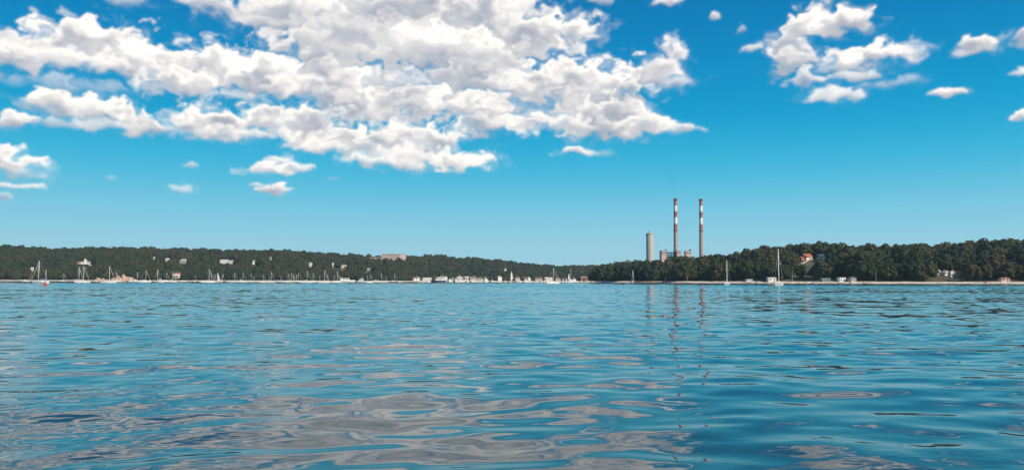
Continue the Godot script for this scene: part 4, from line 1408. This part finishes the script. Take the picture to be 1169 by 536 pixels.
# ---------------------------------------------------------------- the pale bluff on the far shore
func build_bluff() -> void:
	var r := RandomNumberGenerator.new()
	r.seed = 8
	M.bluff = mottled(Color(0.34, 0.21, 0.15), Color(0.70, 0.54, 0.42), 0.05, 0.16, 0.95, 41)
	var n := FastNoiseLite.new()
	n.frequency = 0.11
	n.fractal_octaves = 4
	n.seed = 6
	var prof := [[107, 0], [109, 3.0], [112, 6.6], [115, 4.2], [118, 5.0], [121, 3.2], [125, 2.8], [129, 5.0], [132, 6.0], [135, 10.5], [138, 9.5], [141, 11.5], [144, 8.0], [147, 7.2], [151, 6.4], [155, 4.0], [158, 0]]
	var d0 := curve(FAR_SHORE, 130) + 6.0
	var st := SurfaceTool.new()
	st.begin(Mesh.PRIMITIVE_TRIANGLES)
	st.set_smooth_group(0)
	var cols := 130
	var rows := 14
	for i in rows:
		for j in cols:
			var col := lerpf(107, 158, float(j) / (cols - 1))
			var k := float(i) / (rows - 1)
			var h := curve(prof, col) * 0.95
			var y := h * smoothstep(0.0, 0.75, k) * (1.0 - 0.6 * smoothstep(0.85, 1.0, k))
			var a := n.get_noise_3d(col * 3.4, y * 1.6, k * 9.0)
			var d := d0 + k * 16.0 + a * 7.0
			st.add_vertex(spot(col, d, 0.9 + y + a * 1.6))
	for i in rows - 1:
		for j in cols - 1:
			var p := i * cols + j
			for q in [p, p + cols, p + 1, p + 1, p + cols, p + cols + 1]:
				st.add_index(q)
	var o := thing("sandy_bluff", Vector3.ZERO, 0.0, "pale orange eroded sandy bluff rising from the shore", "bluff")
	part("face", done(st), M.bluff, o)
	clearings.append([132.5, 25.0, d0 + 6.0, 320.0, 400.0])
	for i in 26:
		var col := r.randf_range(109, 156)
		var s := r.randf_range(0.5, 1.5)
		var b := SphereMesh.new()
		b.radius = s
		b.height = s * 1.5
		b.radial_segments = 7
		b.rings = 4
		part("boulder", b, M.bluff, o, spot(col, d0 - 1.0 - r.randf() * 3.0, 1.2 + s * 0.2))

func _ready() -> void:
	rng.seed = 11
	# camera
	var cam := Camera3D.new()
	cam.name = "camera"
	add_child(cam)
	cam.position = Vector3(0, EYE, 0)
	cam.rotation = Vector3(atan(52.9 / LENS), 0, atan(TILT))
	cam.fov = rad_to_deg(2.0 * atan(268.0 / LENS))
	cam.near = 0.1
	cam.far = 12000.0
	cam.current = true
	# sky, exposure, haze
	var env := Environment.new()
	env.background_mode = Environment.BG_SKY
	env.sky = build_sky()
	env.tonemap_mode = Environment.TONE_MAPPER_LINEAR
	env.tonemap_exposure = 1.0
	env.fog_enabled = true
	env.fog_density = 0.00006
	env.fog_light_color = Color(0.72, 0.86, 0.95)
	env.volumetric_fog_enabled = true
	env.volumetric_fog_density = 0.0
	env.sdfgi_enabled = true
	env.ssao_enabled = true
	env.ssil_enabled = true
	var we := WorldEnvironment.new()
	we.name = "environment"
	we.environment = env
	add_child(we)
	# afternoon sun: over the right shoulder
	var sun := DirectionalLight3D.new()
	sun.name = "sun"
	add_child(sun)
	sun.look_at_from_position(Vector3(0.60, 0.56, 0.57) * 100.0, Vector3.ZERO)
	sun.light_energy = 1.6
	sun.light_color = Color(1.0, 0.95, 0.87)
	sun.light_angular_distance = 0.5
	sun.shadow_enabled = true
	build_water()
	build_hills()
	build_boats()
	build_houses()
	build_power_station()
	build_smoke()
	build_bluff()
	M.concrete_pale = paint(0.62, 0.58, 0.52, 0.9)
	M.greenwall = paint(0.16, 0.22, 0.22, 0.85)
	build_near_shore()
	build_trees()
